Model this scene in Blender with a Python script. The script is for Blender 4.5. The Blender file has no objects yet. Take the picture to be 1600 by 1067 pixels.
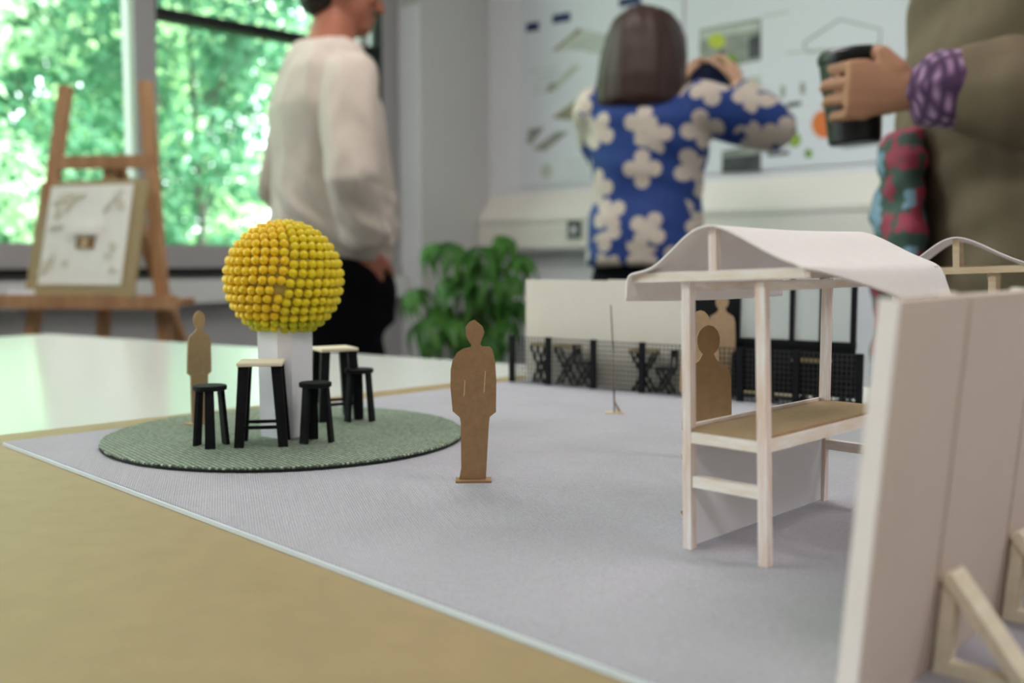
import bpy, bmesh, math, random
from mathutils import Vector, Matrix, noise

random.seed(7)
scene = bpy.context.scene
COL = scene.collection

# ------------------------------------------------------------------ camera
FPX = 1550.0
HOR = 408.0
CAMZ = 0.88
ZG = 0.76            # top of the grey model base
PITCH = math.atan((533.5 - HOR) / FPX)
cam_d = bpy.data.cameras.new('camera')
cam_d.sensor_width = 36.0
cam_d.lens = FPX / 1600.0 * 36.0
cam_d.clip_start = 0.01
cam_d.clip_end = 200
cam_d.dof.use_dof = True
cam_d.dof.focus_distance = 0.515
cam_d.dof.aperture_fstop = 7.0
cam_d.dof.aperture_blades = 0
cam = bpy.data.objects.new('camera', cam_d)
cam.location = (0, 0, CAMZ)
cam.rotation_euler = (math.pi / 2 - PITCH, 0, 0)
COL.objects.link(cam)
scene.camera = cam

# ------------------------------------------------------------------ world, sun, lamps, exposure
world = bpy.data.worlds.new('sky')
scene.world = world
world.use_nodes = True
wn = world.node_tree.nodes
bg = wn['Background']
bg.inputs[0].default_value = (0.86, 0.93, 1.0, 1)
bg.inputs[1].default_value = 9.0

sun_d = bpy.data.lights.new('sun', 'SUN')
sun_d.energy = 24.0
sun_d.angle = math.radians(1.0)
sun_d.color = (1.0, 0.96, 0.88)
sun = bpy.data.objects.new('sun', sun_d)
sun.location = (4, -3, 9)
sun.rotation_euler = Vector((-0.55, 0.30, -0.85)).to_track_quat('-Z', 'Y').to_euler()
COL.objects.link(sun)

scene.view_settings.view_transform = 'Standard'
scene.view_settings.look = 'None'
scene.view_settings.exposure = -0.1
scene.view_settings.gamma = 1.0
scene.view_settings.use_curve_mapping = False

# room frame: corner of the window wall and the poster wall; u along the poster wall, w along the window wall
S2 = math.sqrt(0.5)
CORNER = Vector((-0.193, 4.6, 0))
UV = Vector((S2, -S2, 0))
WV = Vector((-S2, -S2, 0))
ROOM_U, ROOM_W, ROOM_H = 7.6, 8.2, 2.85

def room(u, w, z):
    return CORNER + UV * u + WV * w + Vector((0, 0, z))

LAMP_POWER = 26.0  # assumed ceiling lamps, out of view, added to fill the room
LAMP_SPOTS = [(1.9, 1.9), (1.9, 4.6), (4.6, 1.9), (4.6, 4.6)]
for (lu, lw) in LAMP_SPOTS:
    ld = bpy.data.lights.new('fill_lamp_light', 'AREA')
    ld.shape = 'RECTANGLE'
    ld.size = 1.2
    ld.size_y = 0.6
    ld.energy = LAMP_POWER
    ld.color = (1.0, 0.90, 0.91)
    lo = bpy.data.objects.new('fill_lamp_light', ld)
    lo.location = room(lu, lw, ROOM_H - 0.075)
    lo.rotation_euler = (0, 0, math.radians(-45))
    COL.objects.link(lo)

# ------------------------------------------------------------------ helpers
def ray(px, py):
    c, s = math.cos(PITCH), math.sin(PITCH)
    x = (px - 800.0) / FPX
    v = -(py - 533.5) / FPX
    return Vector((x, c + v * s, -s + v * c))

def G(px, py, z=ZG):
    d = ray(px, py)
    t = (z - CAMZ) / d.z
    return Vector((d.x * t, d.y * t, z))

def AT(px, py, y):
    d = ray(px, py)
    t = y / d.y
    return Vector((d.x * t, y, CAMZ + d.z * t))

def tag(o, label=None, cat=None, group=None, kind=None):
    if label: o['label'] = label
    if cat: o['category'] = cat
    if group: o['group'] = group
    if kind: o['kind'] = kind
    return o

def empty(name, loc=(0, 0, 0), rz=0.0):
    o = bpy.data.objects.new(name, None)
    o.empty_display_size = 0.02
    o.location = loc
    o.rotation_euler = (0, 0, rz)
    COL.objects.link(o)
    return o

def obj(name, bm, mat, parent=None, smooth=False, loc=None, rot=None):
    me = bpy.data.meshes.new(name)
    if isinstance(bm, bmesh.types.BMesh):
        bmesh.ops.recalc_face_normals(bm, faces=bm.faces[:])
        bm.to_mesh(me)
        bm.free()
    else:
        me = bm
    if mat is not None and len(me.materials) == 0:
        me.materials.append(mat)
    if smooth:
        for p in me.polygons: p.use_smooth = True
    o = bpy.data.objects.new(name, me)
    COL.objects.link(o)
    if parent is not None: o.parent = parent
    if loc is not None: o.location = loc
    if rot is not None: o.rotation_euler = rot
    return o

def copy_part(o, name, parent, loc=None, rot=None, mat=None):
    c = o.copy()
    c.name = name
    COL.objects.link(c)
    c.parent = parent
    if loc is not None: c.location = loc
    if rot is not None: c.rotation_euler = rot
    return c

def copy_tree(o, parent=None):
    c = o.copy()
    COL.objects.link(c)
    c.parent = parent
    for ch in [x for x in o.children]:
        copy_tree(ch, c)
    return c

def B():
    return bmesh.new()

def add_box(bm, lo, hi, M=None):
    vs = []
    for x in (lo[0], hi[0]):
        for y in (lo[1], hi[1]):
            for z in (lo[2], hi[2]):
                p = Vector((x, y, z))
                if M is not None: p = M @ p
                vs.append(bm.verts.new(p))
    for f in ((0, 1, 3, 2), (4, 6, 7, 5), (0, 4, 5, 1), (2, 3, 7, 6), (0, 2, 6, 4), (1, 5, 7, 3)):
        bm.faces.new([vs[i] for i in f])
    return bm

def box(lo, hi, M=None, bevel=0.0):
    bm = add_box(B(), lo, hi, M)
    if bevel > 0:
        bmesh.ops.bevel(bm, geom=bm.edges[:], offset=bevel, segments=2, affect='EDGES', profile=0.5)
    return bm

def loft(bm, rings, close=True, caps=True):
    rows = [[bm.verts.new(p) for p in r] for r in rings]
    n = len(rows[0])
    for a, b in zip(rows, rows[1:]):
        for i in range(n if close else n - 1):
            j = (i + 1) % n
            bm.faces.new((a[i], a[j], b[j], b[i]))
    if caps and close:
        bm.faces.new(rows[0][::-1])
        bm.faces.new(rows[-1])
    return bm

def frame_of(t):
    t = t.normalized()
    a = Vector((0, 0, 1)) if abs(t.z) < 0.9 else Vector((0, 1, 0))
    x = t.cross(a).normalized()
    y = t.cross(x).normalized()
    return x, y

def bar(bm, p, q, w, h=None, up=None):
    """square-section bar from p to q"""
    h = h or w
    p, q = Vector(p), Vector(q)
    t = (q - p).normalized()
    if up is not None:
        y = Vector(up)
        x = t.cross(y).normalized()
        y = x.cross(t).normalized()
    else:
        x, y = frame_of(t)
    rings = []
    for c in (p, q):
        rings.append([c + x * (sx * w / 2) + y * (sy * h / 2) for sx, sy in ((-1, -1), (1, -1), (1, 1), (-1, 1))])
    return loft(bm, rings)

def limb(bm, pts, radii, n=12, flat=1.0):
    pts = [Vector(p) for p in pts]
    rings = []
    m = len(pts)
    for i in range(m):
        if i == 0: t = pts[1] - pts[0]
        elif i == m - 1: t = pts[-1] - pts[-2]
        else: t = (pts[i + 1] - pts[i]).normalized() + (pts[i] - pts[i - 1]).normalized()
        t.normalize()
        x, y = frame_of(t)
        r = radii[i]
        def ring(c, rr):
            return [c + x * (math.cos(k * 2 * math.pi / n) * rr) + y * (math.sin(k * 2 * math.pi / n) * rr * flat) for k in range(n)]
        if i == 0:
            rings.append(ring(pts[0] - t * r * 0.85, r * 0.45))
            rings.append(ring(pts[0] - t * r * 0.45, r * 0.88))
        rings.append(ring(pts[i], r))
        if i == m - 1:
            rings.append(ring(pts[i] + t * r * 0.45, r * 0.88))
            rings.append(ring(pts[i] + t * r * 0.85, r * 0.45))
    return loft(bm, rings)

def ellipse_ring(cx, cy, z, rx, ry, n=28, p=2.3, tilt=(0, 0)):
    out = []
    for k in range(n):
        a = 2 * math.pi * k / n
        c, s = math.cos(a), math.sin(a)
        x = math.copysign(abs(c) ** (2 / p), c) * rx
        y = math.copysign(abs(s) ** (2 / p), s) * ry
        out.append(Vector((cx + x, cy + y, z + x * tilt[0] + y * tilt[1])))
    return out

def ball(bm, c, rx, ry, rz, seg=20, rings=12):
    M = Matrix.Translation(Vector(c)) @ Matrix.Diagonal((rx, ry, rz, 1))
    bmesh.ops.create_uvsphere(bm, u_segments=seg, v_segments=rings, radius=1.0, matrix=M)
    return bm

def prism(bm, outline, t0, t1, M=None):
    """outline of (x, z) points extruded along y from t0 to t1"""
    a = [Vector((x, t0, z)) for x, z in outline]
    b = [Vector((x, t1, z)) for x, z in outline]
    if M is not None:
        a = [M @ p for p in a]
        b = [M @ p for p in b]
    va = [bm.verts.new(p) for p in a]
    vb = [bm.verts.new(p) for p in b]
    n = len(va)
    bm.faces.new(va)
    bm.faces.new(vb[::-1])
    for i in range(n):
        j = (i + 1) % n
        bm.faces.new((va[i], vb[i], vb[j], va[j]))
    return bm

def cyl(bm, c, r0, r1, z0, z1, n=24):
    c = Vector(c)
    rings = []
    for r, z in ((r0, z0), (r1, z1)):
        rings.append([c + Vector((math.cos(2 * math.pi * k / n) * r, math.sin(2 * math.pi * k / n) * r, z)) for k in range(n)])
    return loft(bm, rings)

def remeshed(bm, voxel, smooth=6, fn=None):
    """union of closed shapes as one continuous surface"""
    me = bpy.data.meshes.new('tmp')
    bmesh.ops.recalc_face_normals(bm, faces=bm.faces[:])
    bm.to_mesh(me)
    bm.free()
    o = bpy.data.objects.new('tmp', me)
    COL.objects.link(o)
    m = o.modifiers.new('r', 'REMESH')
    m.mode = 'VOXEL'
    m.voxel_size = voxel
    s = o.modifiers.new('s', 'SMOOTH')
    s.iterations = smooth
    s.factor = 0.5
    dg = bpy.context.evaluated_depsgraph_get()
    out = bpy.data.meshes.new_from_object(o.evaluated_get(dg))
    bpy.data.objects.remove(o)
    bpy.data.meshes.remove(me)
    if fn:
        out.calc_loop_triangles()
        nor = [v.normal.copy() for v in out.vertices]
        for v, nn in zip(out.vertices, nor):
            v.co = v.co + nn * fn(v.co)
    for p in out.polygons: p.use_smooth = True
    out.update()
    return out

# ------------------------------------------------------------------ materials
def srgb(r, g, b):
    def f(c):
        c /= 255.0
        return c / 12.92 if c <= 0.04045 else ((c + 0.055) / 1.055) ** 2.4
    return (f(r), f(g), f(b), 1.0)

def mat(name, rgb, rough=0.7, var=0.0, scale=40.0, bump=0.0, bscale=None, spec=0.4, metal=0.0, stretch=None, detail=4.0, trans=None, sheen=0.0):
    m = bpy.data.materials.new(name)
    m.use_nodes = True
    nt = m.node_tree
    p = nt.nodes['Principled BSDF']
    p.inputs['Roughness'].default_value = rough
    p.inputs['Specular IOR Level'].default_value = spec
    p.inputs['Metallic'].default_value = metal
    if sheen: p.inputs['Sheen Weight'].default_value = sheen
    col = srgb(*rgb)
    p.inputs['Base Color'].default_value = col
    m.diffuse_color = col
    if var > 0 or bump > 0:
        tc = nt.nodes.new('ShaderNodeTexCoord')
        mp = nt.nodes.new('ShaderNodeMapping')
        nt.links.new(tc.outputs['Object'], mp.inputs['Vector'])
        if stretch: mp.inputs['Scale'].default_value = stretch
        if var > 0:
            nz = nt.nodes.new('ShaderNodeTexNoise')
            nz.inputs['Scale'].default_value = scale
            nz.inputs['Detail'].default_value = detail
            nt.links.new(mp.outputs['Vector'], nz.inputs['Vector'])
            rp = nt.nodes.new('ShaderNodeValToRGB')
            a = tuple(max(0, c * (1 - var)) for c in col[:3]) + (1,)
            b = tuple(min(1, c * (1 + var)) for c in col[:3]) + (1,)
            rp.color_ramp.elements[0].position = 0.3
            rp.color_ramp.elements[1].position = 0.7
            rp.color_ramp.elements[0].color = a
            rp.color_ramp.elements[1].color = b
            nt.links.new(nz.outputs['Fac'], rp.inputs['Fac'])
            nt.links.new(rp.outputs['Color'], p.inputs['Base Color'])
        if bump > 0:
            n2 = nt.nodes.new('ShaderNodeTexNoise')
            n2.inputs['Scale'].default_value = bscale or scale
            n2.inputs['Detail'].default_value = detail
            nt.links.new(mp.outputs['Vector'], n2.inputs['Vector'])
            bp = nt.nodes.new('ShaderNodeBump')
            bp.inputs['Strength'].default_value = bump
            bp.inputs['Distance'].default_value = 0.3 / (bscale or scale)
            nt.links.new(n2.outputs['Fac'], bp.inputs['Height'])
            nt.links.new(bp.outputs['Normal'], p.inputs['Normal'])
    return m

def weave_mat(name, rgb_a, rgb_b, scale, rough=0.9, bump=0.5, mottle=0.08, mscale=14, rot=0.0, stretch=(1, 1, 1), speck=0.0, sscale=500):
    """woven cloth: two crossed wave textures and a soft mottling"""
    m = bpy.data.materials.new(name)
    m.use_nodes = True
    nt = m.node_tree
    N, L = nt.nodes, nt.links
    p = N['Principled BSDF']
    p.inputs['Roughness'].default_value = rough
    p.inputs['Specular IOR Level'].default_value = 0.15
    p.inputs['Sheen Weight'].default_value = 0.15
    tc = N.new('ShaderNodeTexCoord')
    mp = N.new('ShaderNodeMapping')
    mp.inputs['Rotation'].default_value = (0, 0, rot)
    mp.inputs['Scale'].default_value = stretch
    L.new(tc.outputs['Object'], mp.inputs['Vector'])
    nz0 = N.new('ShaderNodeTexNoise')
    nz0.inputs['Scale'].default_value = scale * 0.15
    nz0.inputs['Detail'].default_value = 2
    L.new(mp.outputs['Vector'], nz0.inputs['Vector'])
    w = []
    for d in ('X', 'Y'):
        wv = N.new('ShaderNodeTexWave')
        wv.bands_direction = d
        wv.inputs['Scale'].default_value = scale
        wv.inputs['Distortion'].default_value = 1.2
        wv.inputs['Detail'].default_value = 1.5
        wv.inputs['Detail Scale'].default_value = 1.5
        L.new(mp.outputs['Vector'], wv.inputs['Vector'])
        w.append(wv)
    mx = N.new('ShaderNodeMath')
    mx.operation = 'MULTIPLY'
    L.new(w[0].outputs['Fac'], mx.inputs[0])
    L.new(w[1].outputs['Fac'], mx.inputs[1])
    nz = N.new('ShaderNodeTexNoise')
    nz.inputs['Scale'].default_value = mscale
    nz.inputs['Detail'].default_value = 5
    L.new(tc.outputs['Object'], nz.inputs['Vector'])
    mix = N.new('ShaderNodeMix')
    mix.data_type = 'RGBA'
    mix.inputs['A'].default_value = srgb(*rgb_a)
    mix.inputs['B'].default_value = srgb(*rgb_b)
    L.new(mx.outputs[0], mix.inputs['Factor'])
    hs = N.new('ShaderNodeHueSaturation')
    mr = N.new('ShaderNodeMapRange')
    mr.inputs['From Min'].default_value = 0.3
    mr.inputs['From Max'].default_value = 0.7
    mr.inputs['To Min'].default_value = 1 - mottle
    mr.inputs['To Max'].default_value = 1 + mottle
    L.new(nz.outputs['Fac'], mr.inputs['Value'])
    L.new(mr.outputs['Result'], hs.inputs['Value'])
    L.new(mix.outputs['Result'], hs.inputs['Color'])
    last = hs.outputs['Color']
    if speck:
        n3 = N.new('ShaderNodeTexNoise')
        n3.inputs['Scale'].default_value = sscale
        n3.inputs['Detail'].default_value = 2
        L.new(mp.outputs['Vector'], n3.inputs['Vector'])
        m3 = N.new('ShaderNodeMapRange')
        m3.inputs['From Min'].default_value = 0.32
        m3.inputs['From Max'].default_value = 0.68
        m3.inputs['To Min'].default_value = 1 - speck
        m3.inputs['To Max'].default_value = 1 + speck
        L.new(n3.outputs['Fac'], m3.inputs['Value'])
        h3 = N.new('ShaderNodeHueSaturation')
        L.new(m3.outputs['Result'], h3.inputs['Value'])
        L.new(last, h3.inputs['Color'])
        last = h3.outputs['Color']
    L.new(last, p.inputs['Base Color'])
    bp = N.new('ShaderNodeBump')
    bp.inputs['Strength'].default_value = bump
    bp.inputs['Distance'].default_value = 0.0006
    L.new(mx.outputs[0], bp.inputs['Height'])
    L.new(bp.outputs['Normal'], p.inputs['Normal'])
    m.diffuse_color = srgb(*rgb_a)
    return m

def wood_mat(name, rgb, rgb2, scale=60.0, stretch=(1, 1, 0.06), rough=0.6, bump=0.15):
    m = mat(name, rgb, rough)
    nt = m.node_tree
    N, L = nt.nodes, nt.links
    p = N['Principled BSDF']
    tc = N.new('ShaderNodeTexCoord')
    mp = N.new('ShaderNodeMapping')
    mp.inputs['Scale'].default_value = stretch
    L.new(tc.outputs['Object'], mp.inputs['Vector'])
    nz = N.new('ShaderNodeTexNoise')
    nz.inputs['Scale'].default_value = scale
    nz.inputs['Detail'].default_value = 6
    nz.inputs['Roughness'].default_value = 0.65
    L.new(mp.outputs['Vector'], nz.inputs['Vector'])
    rp = N.new('ShaderNodeValToRGB')
    rp.color_ramp.elements[0].position = 0.35
    rp.color_ramp.elements[1].position = 0.68
    rp.color_ramp.elements[0].color = srgb(*rgb)
    rp.color_ramp.elements[1].color = srgb(*rgb2)
    L.new(nz.outputs['Fac'], rp.inputs['Fac'])
    L.new(rp.outputs['Color'], p.inputs['Base Color'])
    bp = N.new('ShaderNodeBump')
    bp.inputs['Strength'].default_value = bump
    bp.inputs['Distance'].default_value = 0.0005
    L.new(nz.outputs['Fac'], bp.inputs['Height'])
    L.new(bp.outputs['Normal'], p.inputs['Normal'])
    return m

def glass_mat(name, tint=(0.97, 1.0, 0.98, 1), haze=0.0, hazecol=(0.8, 0.82, 0.8, 1)):
    m = bpy.data.materials.new(name)
    m.use_nodes = True
    nt = m.node_tree
    N, L = nt.nodes, nt.links
    N.remove(N['Principled BSDF'])
    out = N['Material Output']
    tr = N.new('ShaderNodeBsdfTransparent')
    tr.inputs['Color'].default_value = tint
    gl = N.new('ShaderNodeBsdfGlossy')
    gl.inputs['Roughness'].default_value = 0.02
    fr = N.new('ShaderNodeFresnel')
    fr.inputs['IOR'].default_value = 1.25
    mx = N.new('ShaderNodeMixShader')
    L.new(fr.outputs[0], mx.inputs[0])
    L.new(tr.outputs[0], mx.inputs[1])
    L.new(gl.outputs[0], mx.inputs[2])
    last = mx
    if haze > 0:
        df = N.new('ShaderNodeBsdfDiffuse')
        df.inputs['Color'].default_value = hazecol
        m2 = N.new('ShaderNodeMixShader')
        m2.inputs[0].default_value = haze
        L.new(last.outputs[0], m2.inputs[1])
        L.new(df.outputs[0], m2.inputs[2])
        last = m2
    L.new(last.outputs[0], out.inputs['Surface'])
    m.diffuse_color = (0.8, 0.9, 0.9, 0.3)
    return m

def leaf_mat(name, rgb, rgb2, scale=1.2, transl=0.45, rough=0.5):
    m = bpy.data.materials.new(name)
    m.use_nodes = True
    nt = m.node_tree
    N, L = nt.nodes, nt.links
    p = N['Principled BSDF']
    p.inputs['Roughness'].default_value = rough
    tc = N.new('ShaderNodeTexCoord')
    nz = N.new('ShaderNodeTexNoise')
    nz.inputs['Scale'].default_value = scale
    nz.inputs['Detail'].default_value = 6
    nz.inputs['Roughness'].default_value = 0.75
    L.new(tc.outputs['Object'], nz.inputs['Vector'])
    rp = N.new('ShaderNodeValToRGB')
    rp.color_ramp.elements[0].position = 0.32
    rp.color_ramp.elements[1].position = 0.68
    rp.color_ramp.elements[0].color = srgb(*rgb)
    rp.color_ramp.elements[1].color = srgb(*rgb2)
    L.new(nz.outputs['Fac'], rp.inputs['Fac'])
    L.new(rp.outputs['Color'], p.inputs['Base Color'])
    tl = N.new('ShaderNodeBsdfTranslucent')
    L.new(rp.outputs['Color'], tl.inputs['Color'])
    mx = N.new('ShaderNodeMixShader')
    mx.inputs[0].default_value = transl
    L.new(p.outputs[0], mx.inputs[1])
    L.new(tl.outputs[0], mx.inputs[2])
    L.new(mx.outputs[0], N['Material Output'].inputs['Surface'])
    m.diffuse_color = srgb(*rgb2)
    return m

M = {}
M['felt'] = weave_mat('grey_felt', (172, 170, 180), (206, 204, 213), 250, bump=0.8, mottle=0.05, mscale=22, rot=0.5, speck=0.10, sscale=900)
M['foam_edge'] = mat('white_foam_board', (222, 230, 236), 0.6)
M['kraft'] = mat('kraft_board', (156, 136, 96), 0.55, var=0.05, scale=60, bump=0.06, bscale=500, spec=0.35)
M['card'] = mat('brown_card', (152, 120, 86), 0.8, var=0.10, scale=260, bump=0.12, bscale=900, detail=6)
M['counter_card'] = mat('counter_card', (160, 136, 104), 0.75, var=0.06, scale=200)
M['card_edge'] = mat('card_edge', (200, 176, 140), 0.85, var=0.12, scale=500)
M['card_pale'] = mat('pale_card', (180, 152, 120), 0.8, var=0.08, scale=300)
M['rug'] = weave_mat('green_rug_weave', (84, 102, 85), (190, 202, 180), 105, bump=1.0, mottle=0.06, mscale=30, rot=0.9, speck=0.35, sscale=420)
M['rug_edge'] = mat('rug_backing', (28, 30, 28), 0.9, var=0.3, scale=400)
M['black'] = mat('black_painted_wood', (14, 15, 19), 0.65, var=0.25, scale=200, bump=0.1, bscale=600, spec=0.2)
M['cream_wood'] = wood_mat('cream_wood', (226, 214, 186), (240, 230, 206), 200, (0.08, 1, 1), bump=0.05)
M['balsa'] = wood_mat('whitewashed_balsa', (222, 196, 180), (240, 236, 238), 330, (1, 1, 0.10), rough=0.7)
M['balsa_x'] = wood_mat('whitewashed_balsa_rail', (230, 214, 198), (242, 238, 236), 330, (0.2, 0.2, 1), rough=0.7)
M['balsa_raw'] = wood_mat('bare_balsa', (212, 188, 152), (230, 212, 180), 330, (0.15, 0.15, 1), rough=0.7)
M['paper'] = mat('white_paper', (240, 234, 234), 0.85, var=0.015, scale=120, bump=0.06, bscale=700)
M['white_board'] = mat('white_board', (232, 232, 238), 0.7)
M['cream_board'] = mat('cream_board', (232, 224, 212), 0.8, var=0.015, scale=60)
M['panel_board_shaded'] = mat('panel_board_shaded', (210, 194, 182), 0.8, var=0.02, scale=40)  # face colour darkened because these panels stand in shade
M['mesh_black'] = mat('black_wire_mesh', (40, 40, 40), 0.5)
M['bead_gold'] = mat('golden_bead', (246, 206, 36), 0.42, var=0.04, scale=90, spec=0.4)
M['bead_lemon'] = mat('lemon_bead', (236, 212, 30), 0.42, var=0.05, scale=90, spec=0.4)
M['bead_lime'] = mat('lime_bead', (204, 200, 20), 0.42, var=0.05, scale=90, spec=0.4)
M['foam_core'] = mat('foam_core', (190, 170, 90), 0.9, var=0.1, scale=80)
M['table_white'] = mat('white_laminate', (226, 232, 226), 0.16, spec=0.5)
M['steel'] = mat('grey_steel', (120, 122, 126), 0.35, metal=0.8)
M['wall'] = mat('wall_paint', (222, 222, 222), 0.85, var=0.01, scale=3)
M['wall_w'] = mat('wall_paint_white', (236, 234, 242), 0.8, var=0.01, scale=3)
M['wall_grey'] = mat('wall_paint_grey', (176, 174, 176), 0.8, var=0.01, scale=3)
M['wall_col'] = mat('shaded_column_paint', (206, 204, 204), 0.85, var=0.01, scale=3)  # column front toned darker, as the side turned from the daylight
M['ceiling'] = mat('ceiling_paint', (236, 236, 232), 0.9)
M['floor'] = mat('grey_vinyl_floor', (120, 120, 122), 0.5, var=0.08, scale=30)
M['frame_grey'] = mat('grey_window_frame', (168, 164, 166), 0.45, spec=0.5)
M['frame_dark'] = mat('black_gasket', (22, 26, 26), 0.6)
M['glass'] = glass_mat('window_glass')
M['acetate'] = glass_mat('hazy_acetate', haze=0.45)
M['trunking'] = mat('cream_trunking', (236, 230, 224), 0.5)
M['socket_dark'] = mat('dark_socket', (50, 52, 50), 0.4)
M['pine'] = wood_mat('easel_pine', (158, 112, 76), (196, 154, 114), 30, (1, 1, 0.08), rough=0.5)
M['leaf'] = leaf_mat('pot_plant_leaf', (44, 96, 36), (98, 160, 66), 5, 0.25)
M['stem'] = mat('plant_stem', (90, 110, 60), 0.7)
M['pot'] = mat('terracotta_pot', (150, 92, 66), 0.8, var=0.08, scale=30)
M['soil'] = mat('soil', (50, 38, 30), 0.95, var=0.3, scale=80)
M['foliage_a'] = leaf_mat('bright_tree_leaf', (112, 172, 124), (204, 226, 176), 1.6, 0.5)
M['foliage_b'] = leaf_mat('deep_tree_leaf', (34, 88, 62), (88, 148, 108), 1.3, 0.4)
M['foliage_c'] = leaf_mat('pale_shrub_leaf', (138, 192, 150), (222, 236, 204), 1.9, 0.5)
M['bark'] = mat('bark', (58, 62, 50), 0.9, var=0.3, scale=12, bump=0.4)
M['lawn'] = mat('lawn', (96, 140, 70), 0.9, var=0.2, scale=6)
M['skin'] = mat('skin', (178, 112, 88), 0.55, var=0.05, scale=30)
M['skin_pale'] = mat('skin_pale', (214, 168, 140), 0.55, var=0.05, scale=30)
M['hair_dark'] = mat('dark_hair', (30, 24, 22), 0.5, var=0.3, scale=60, stretch=(1, 1, 0.1))
M['hair_brown'] = mat('brown_hair', (56, 34, 31), 0.5, var=0.22, scale=110, stretch=(1, 1, 0.06), bump=0.3)
M['skin_shaded'] = mat('skin_shaded', (170, 122, 94), 0.55, var=0.05, scale=30)  # skin colour darkened for the shade on the mug hand
M['sweat'] = mat('cream_sweatshirt', (202, 190, 178), 0.95, var=0.04, scale=30, bump=0.1, bscale=300)
M['trouser'] = mat('black_trousers', (7, 7, 11), 0.9, var=0.2, scale=40, spec=0.1)
M['coat'] = mat('khaki_coat', (108, 94, 74), 0.85, var=0.07, scale=25, bump=0.1, bscale=260)
M['shoe'] = mat('black_shoe', (24, 24, 26), 0.4)
M['phone'] = mat('black_phone', (16, 18, 26), 0.25)
M['mug'] = mat('black_travel_mug', (14, 15, 16), 0.35)
M['board_print'] = mat('poster_paper', (226, 228, 238), 0.55)
M['ink_navy'] = mat('navy_ink', (40, 52, 100), 0.6)
M['ink_grey'] = mat('grey_ink', (150, 152, 146), 0.6, var=0.25, scale=16)
M['ink_pale'] = mat('pale_grey_ink', (196, 200, 196), 0.6, var=0.1, scale=20)
M['ink_dark'] = mat('charcoal_ink', (70, 70, 76), 0.6, var=0.5, scale=14)
M['ink_green'] = mat('green_ink', (122, 160, 50), 0.6, var=0.3, scale=30)
M['ink_yellow'] = mat('yellow_ink', (196, 206, 70), 0.6, var=0.1, scale=20)
M['ink_orange'] = mat('orange_ink', (226, 122, 60), 0.6)
M['ink_brown'] = mat('taupe_ink', (160, 152, 132), 0.6, var=0.2, scale=16)
M['label_white'] = mat('white_label', (226, 224, 232), 0.6)
M['relief'] = mat('white_relief_paper', (232, 230, 222), 0.85, var=0.03, scale=25)
M['relief_cream'] = mat('cream_relief_paper', (206, 200, 182), 0.85, var=0.06, scale=40)  # cream tone of the raised paper scraps
M['relief_brown'] = mat('brown_relief_card', (130, 100, 66), 0.85, var=0.12, scale=30)
M['fill_panel'] = mat('fill_panel_body', (240, 240, 238), 0.5)
M['shirt_check'] = weave_mat('purple_check_shirt', (78, 54, 84), (176, 140, 176), 22, bump=0.1, mottle=0.1)

def flower_mat(name, base, petal, scale, size=0.36, lobes=4, axes=('X', 'Z'), third=None):
    """printed cloth: one lobed flower in each cell of a loose grid"""
    m = bpy.data.materials.new(name)
    m.use_nodes = True
    nt = m.node_tree
    N, L = nt.nodes, nt.links
    p = N['Principled BSDF']
    p.inputs['Roughness'].default_value = 0.75
    tc = N.new('ShaderNodeTexCoord')
    mp = N.new('ShaderNodeMapping')
    mp.inputs['Scale'].default_value = (scale, scale, scale)
    L.new(tc.outputs['Object'], mp.inputs['Vector'])
    vo = N.new('ShaderNodeTexVoronoi')
    vo.voronoi_dimensions = '3D'
    vo.inputs['Scale'].default_value = 1.0
    vo.inputs['Randomness'].default_value = 0.55
    L.new(mp.outputs['Vector'], vo.inputs['Vector'])
    sub = N.new('ShaderNodeVectorMath')
    sub.operation = 'SUBTRACT'
    L.new(mp.outputs['Vector'], sub.inputs[0])
    L.new(vo.outputs['Position'], sub.inputs[1])
    sp = N.new('ShaderNodeSeparateXYZ')
    L.new(sub.outputs[0], sp.inputs[0])
    sc = N.new('ShaderNodeSeparateColor')
    L.new(vo.outputs['Color'], sc.inputs[0])
    def mth(op, a, b=None):
        n = N.new('ShaderNodeMath')
        n.operation = op
        for i, v in enumerate((a, b)):
            if v is None: continue
            if isinstance(v, (int, float)): n.inputs[i].default_value = v
            else: L.new(v, n.inputs[i])
        return n.outputs[0]
    X, Y = sp.outputs[axes[0]], sp.outputs[axes[1]]
    ang = mth('ADD', mth('ARCTAN2', Y, X), mth('MULTIPLY', sc.outputs[0], 6.28))
    r = mth('SQRT', mth('ADD', mth('MULTIPLY', X, X), mth('MULTIPLY', Y, Y)))
    lob = mth('ABSOLUTE', mth('COSINE', mth('MULTIPLY', ang, lobes / 2.0)))
    rad = mth('MULTIPLY', mth('ADD', mth('MULTIPLY', mth('POWER', lob, 0.6), 0.62), 0.38), size)
    inside = mth('LESS_THAN', r, rad)
    mix = N.new('ShaderNodeMix')
    mix.data_type = 'RGBA'
    mix.inputs['A'].default_value = srgb(*base)
    mix.inputs['B'].default_value = srgb(*petal)
    L.new(inside, mix.inputs['Factor'])
    last = mix
    if third:
        pick = mth('GREATER_THAN', sc.outputs[1], 0.5)
        both = mth('MULTIPLY', pick, inside)
        m2 = N.new('ShaderNodeMix')
        m2.data_type = 'RGBA'
        m2.inputs['B'].default_value = srgb(*third)
        L.new(mix.outputs['Result'], m2.inputs['A'])
        L.new(both, m2.inputs['Factor'])
        last = m2
    L.new(last.outputs['Result'], p.inputs['Base Color'])
    m.diffuse_color = srgb(*base)
    return m

M['flower_shirt'] = flower_mat('blue_flower_shirt', (18, 54, 122), (196, 184, 172), 8.2, size=0.44)
M['flower_dress'] = flower_mat('floral_scarf_cloth', (60, 80, 72), (150, 50, 74), 24, size=0.5, lobes=5, third=(120, 150, 170))

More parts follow.
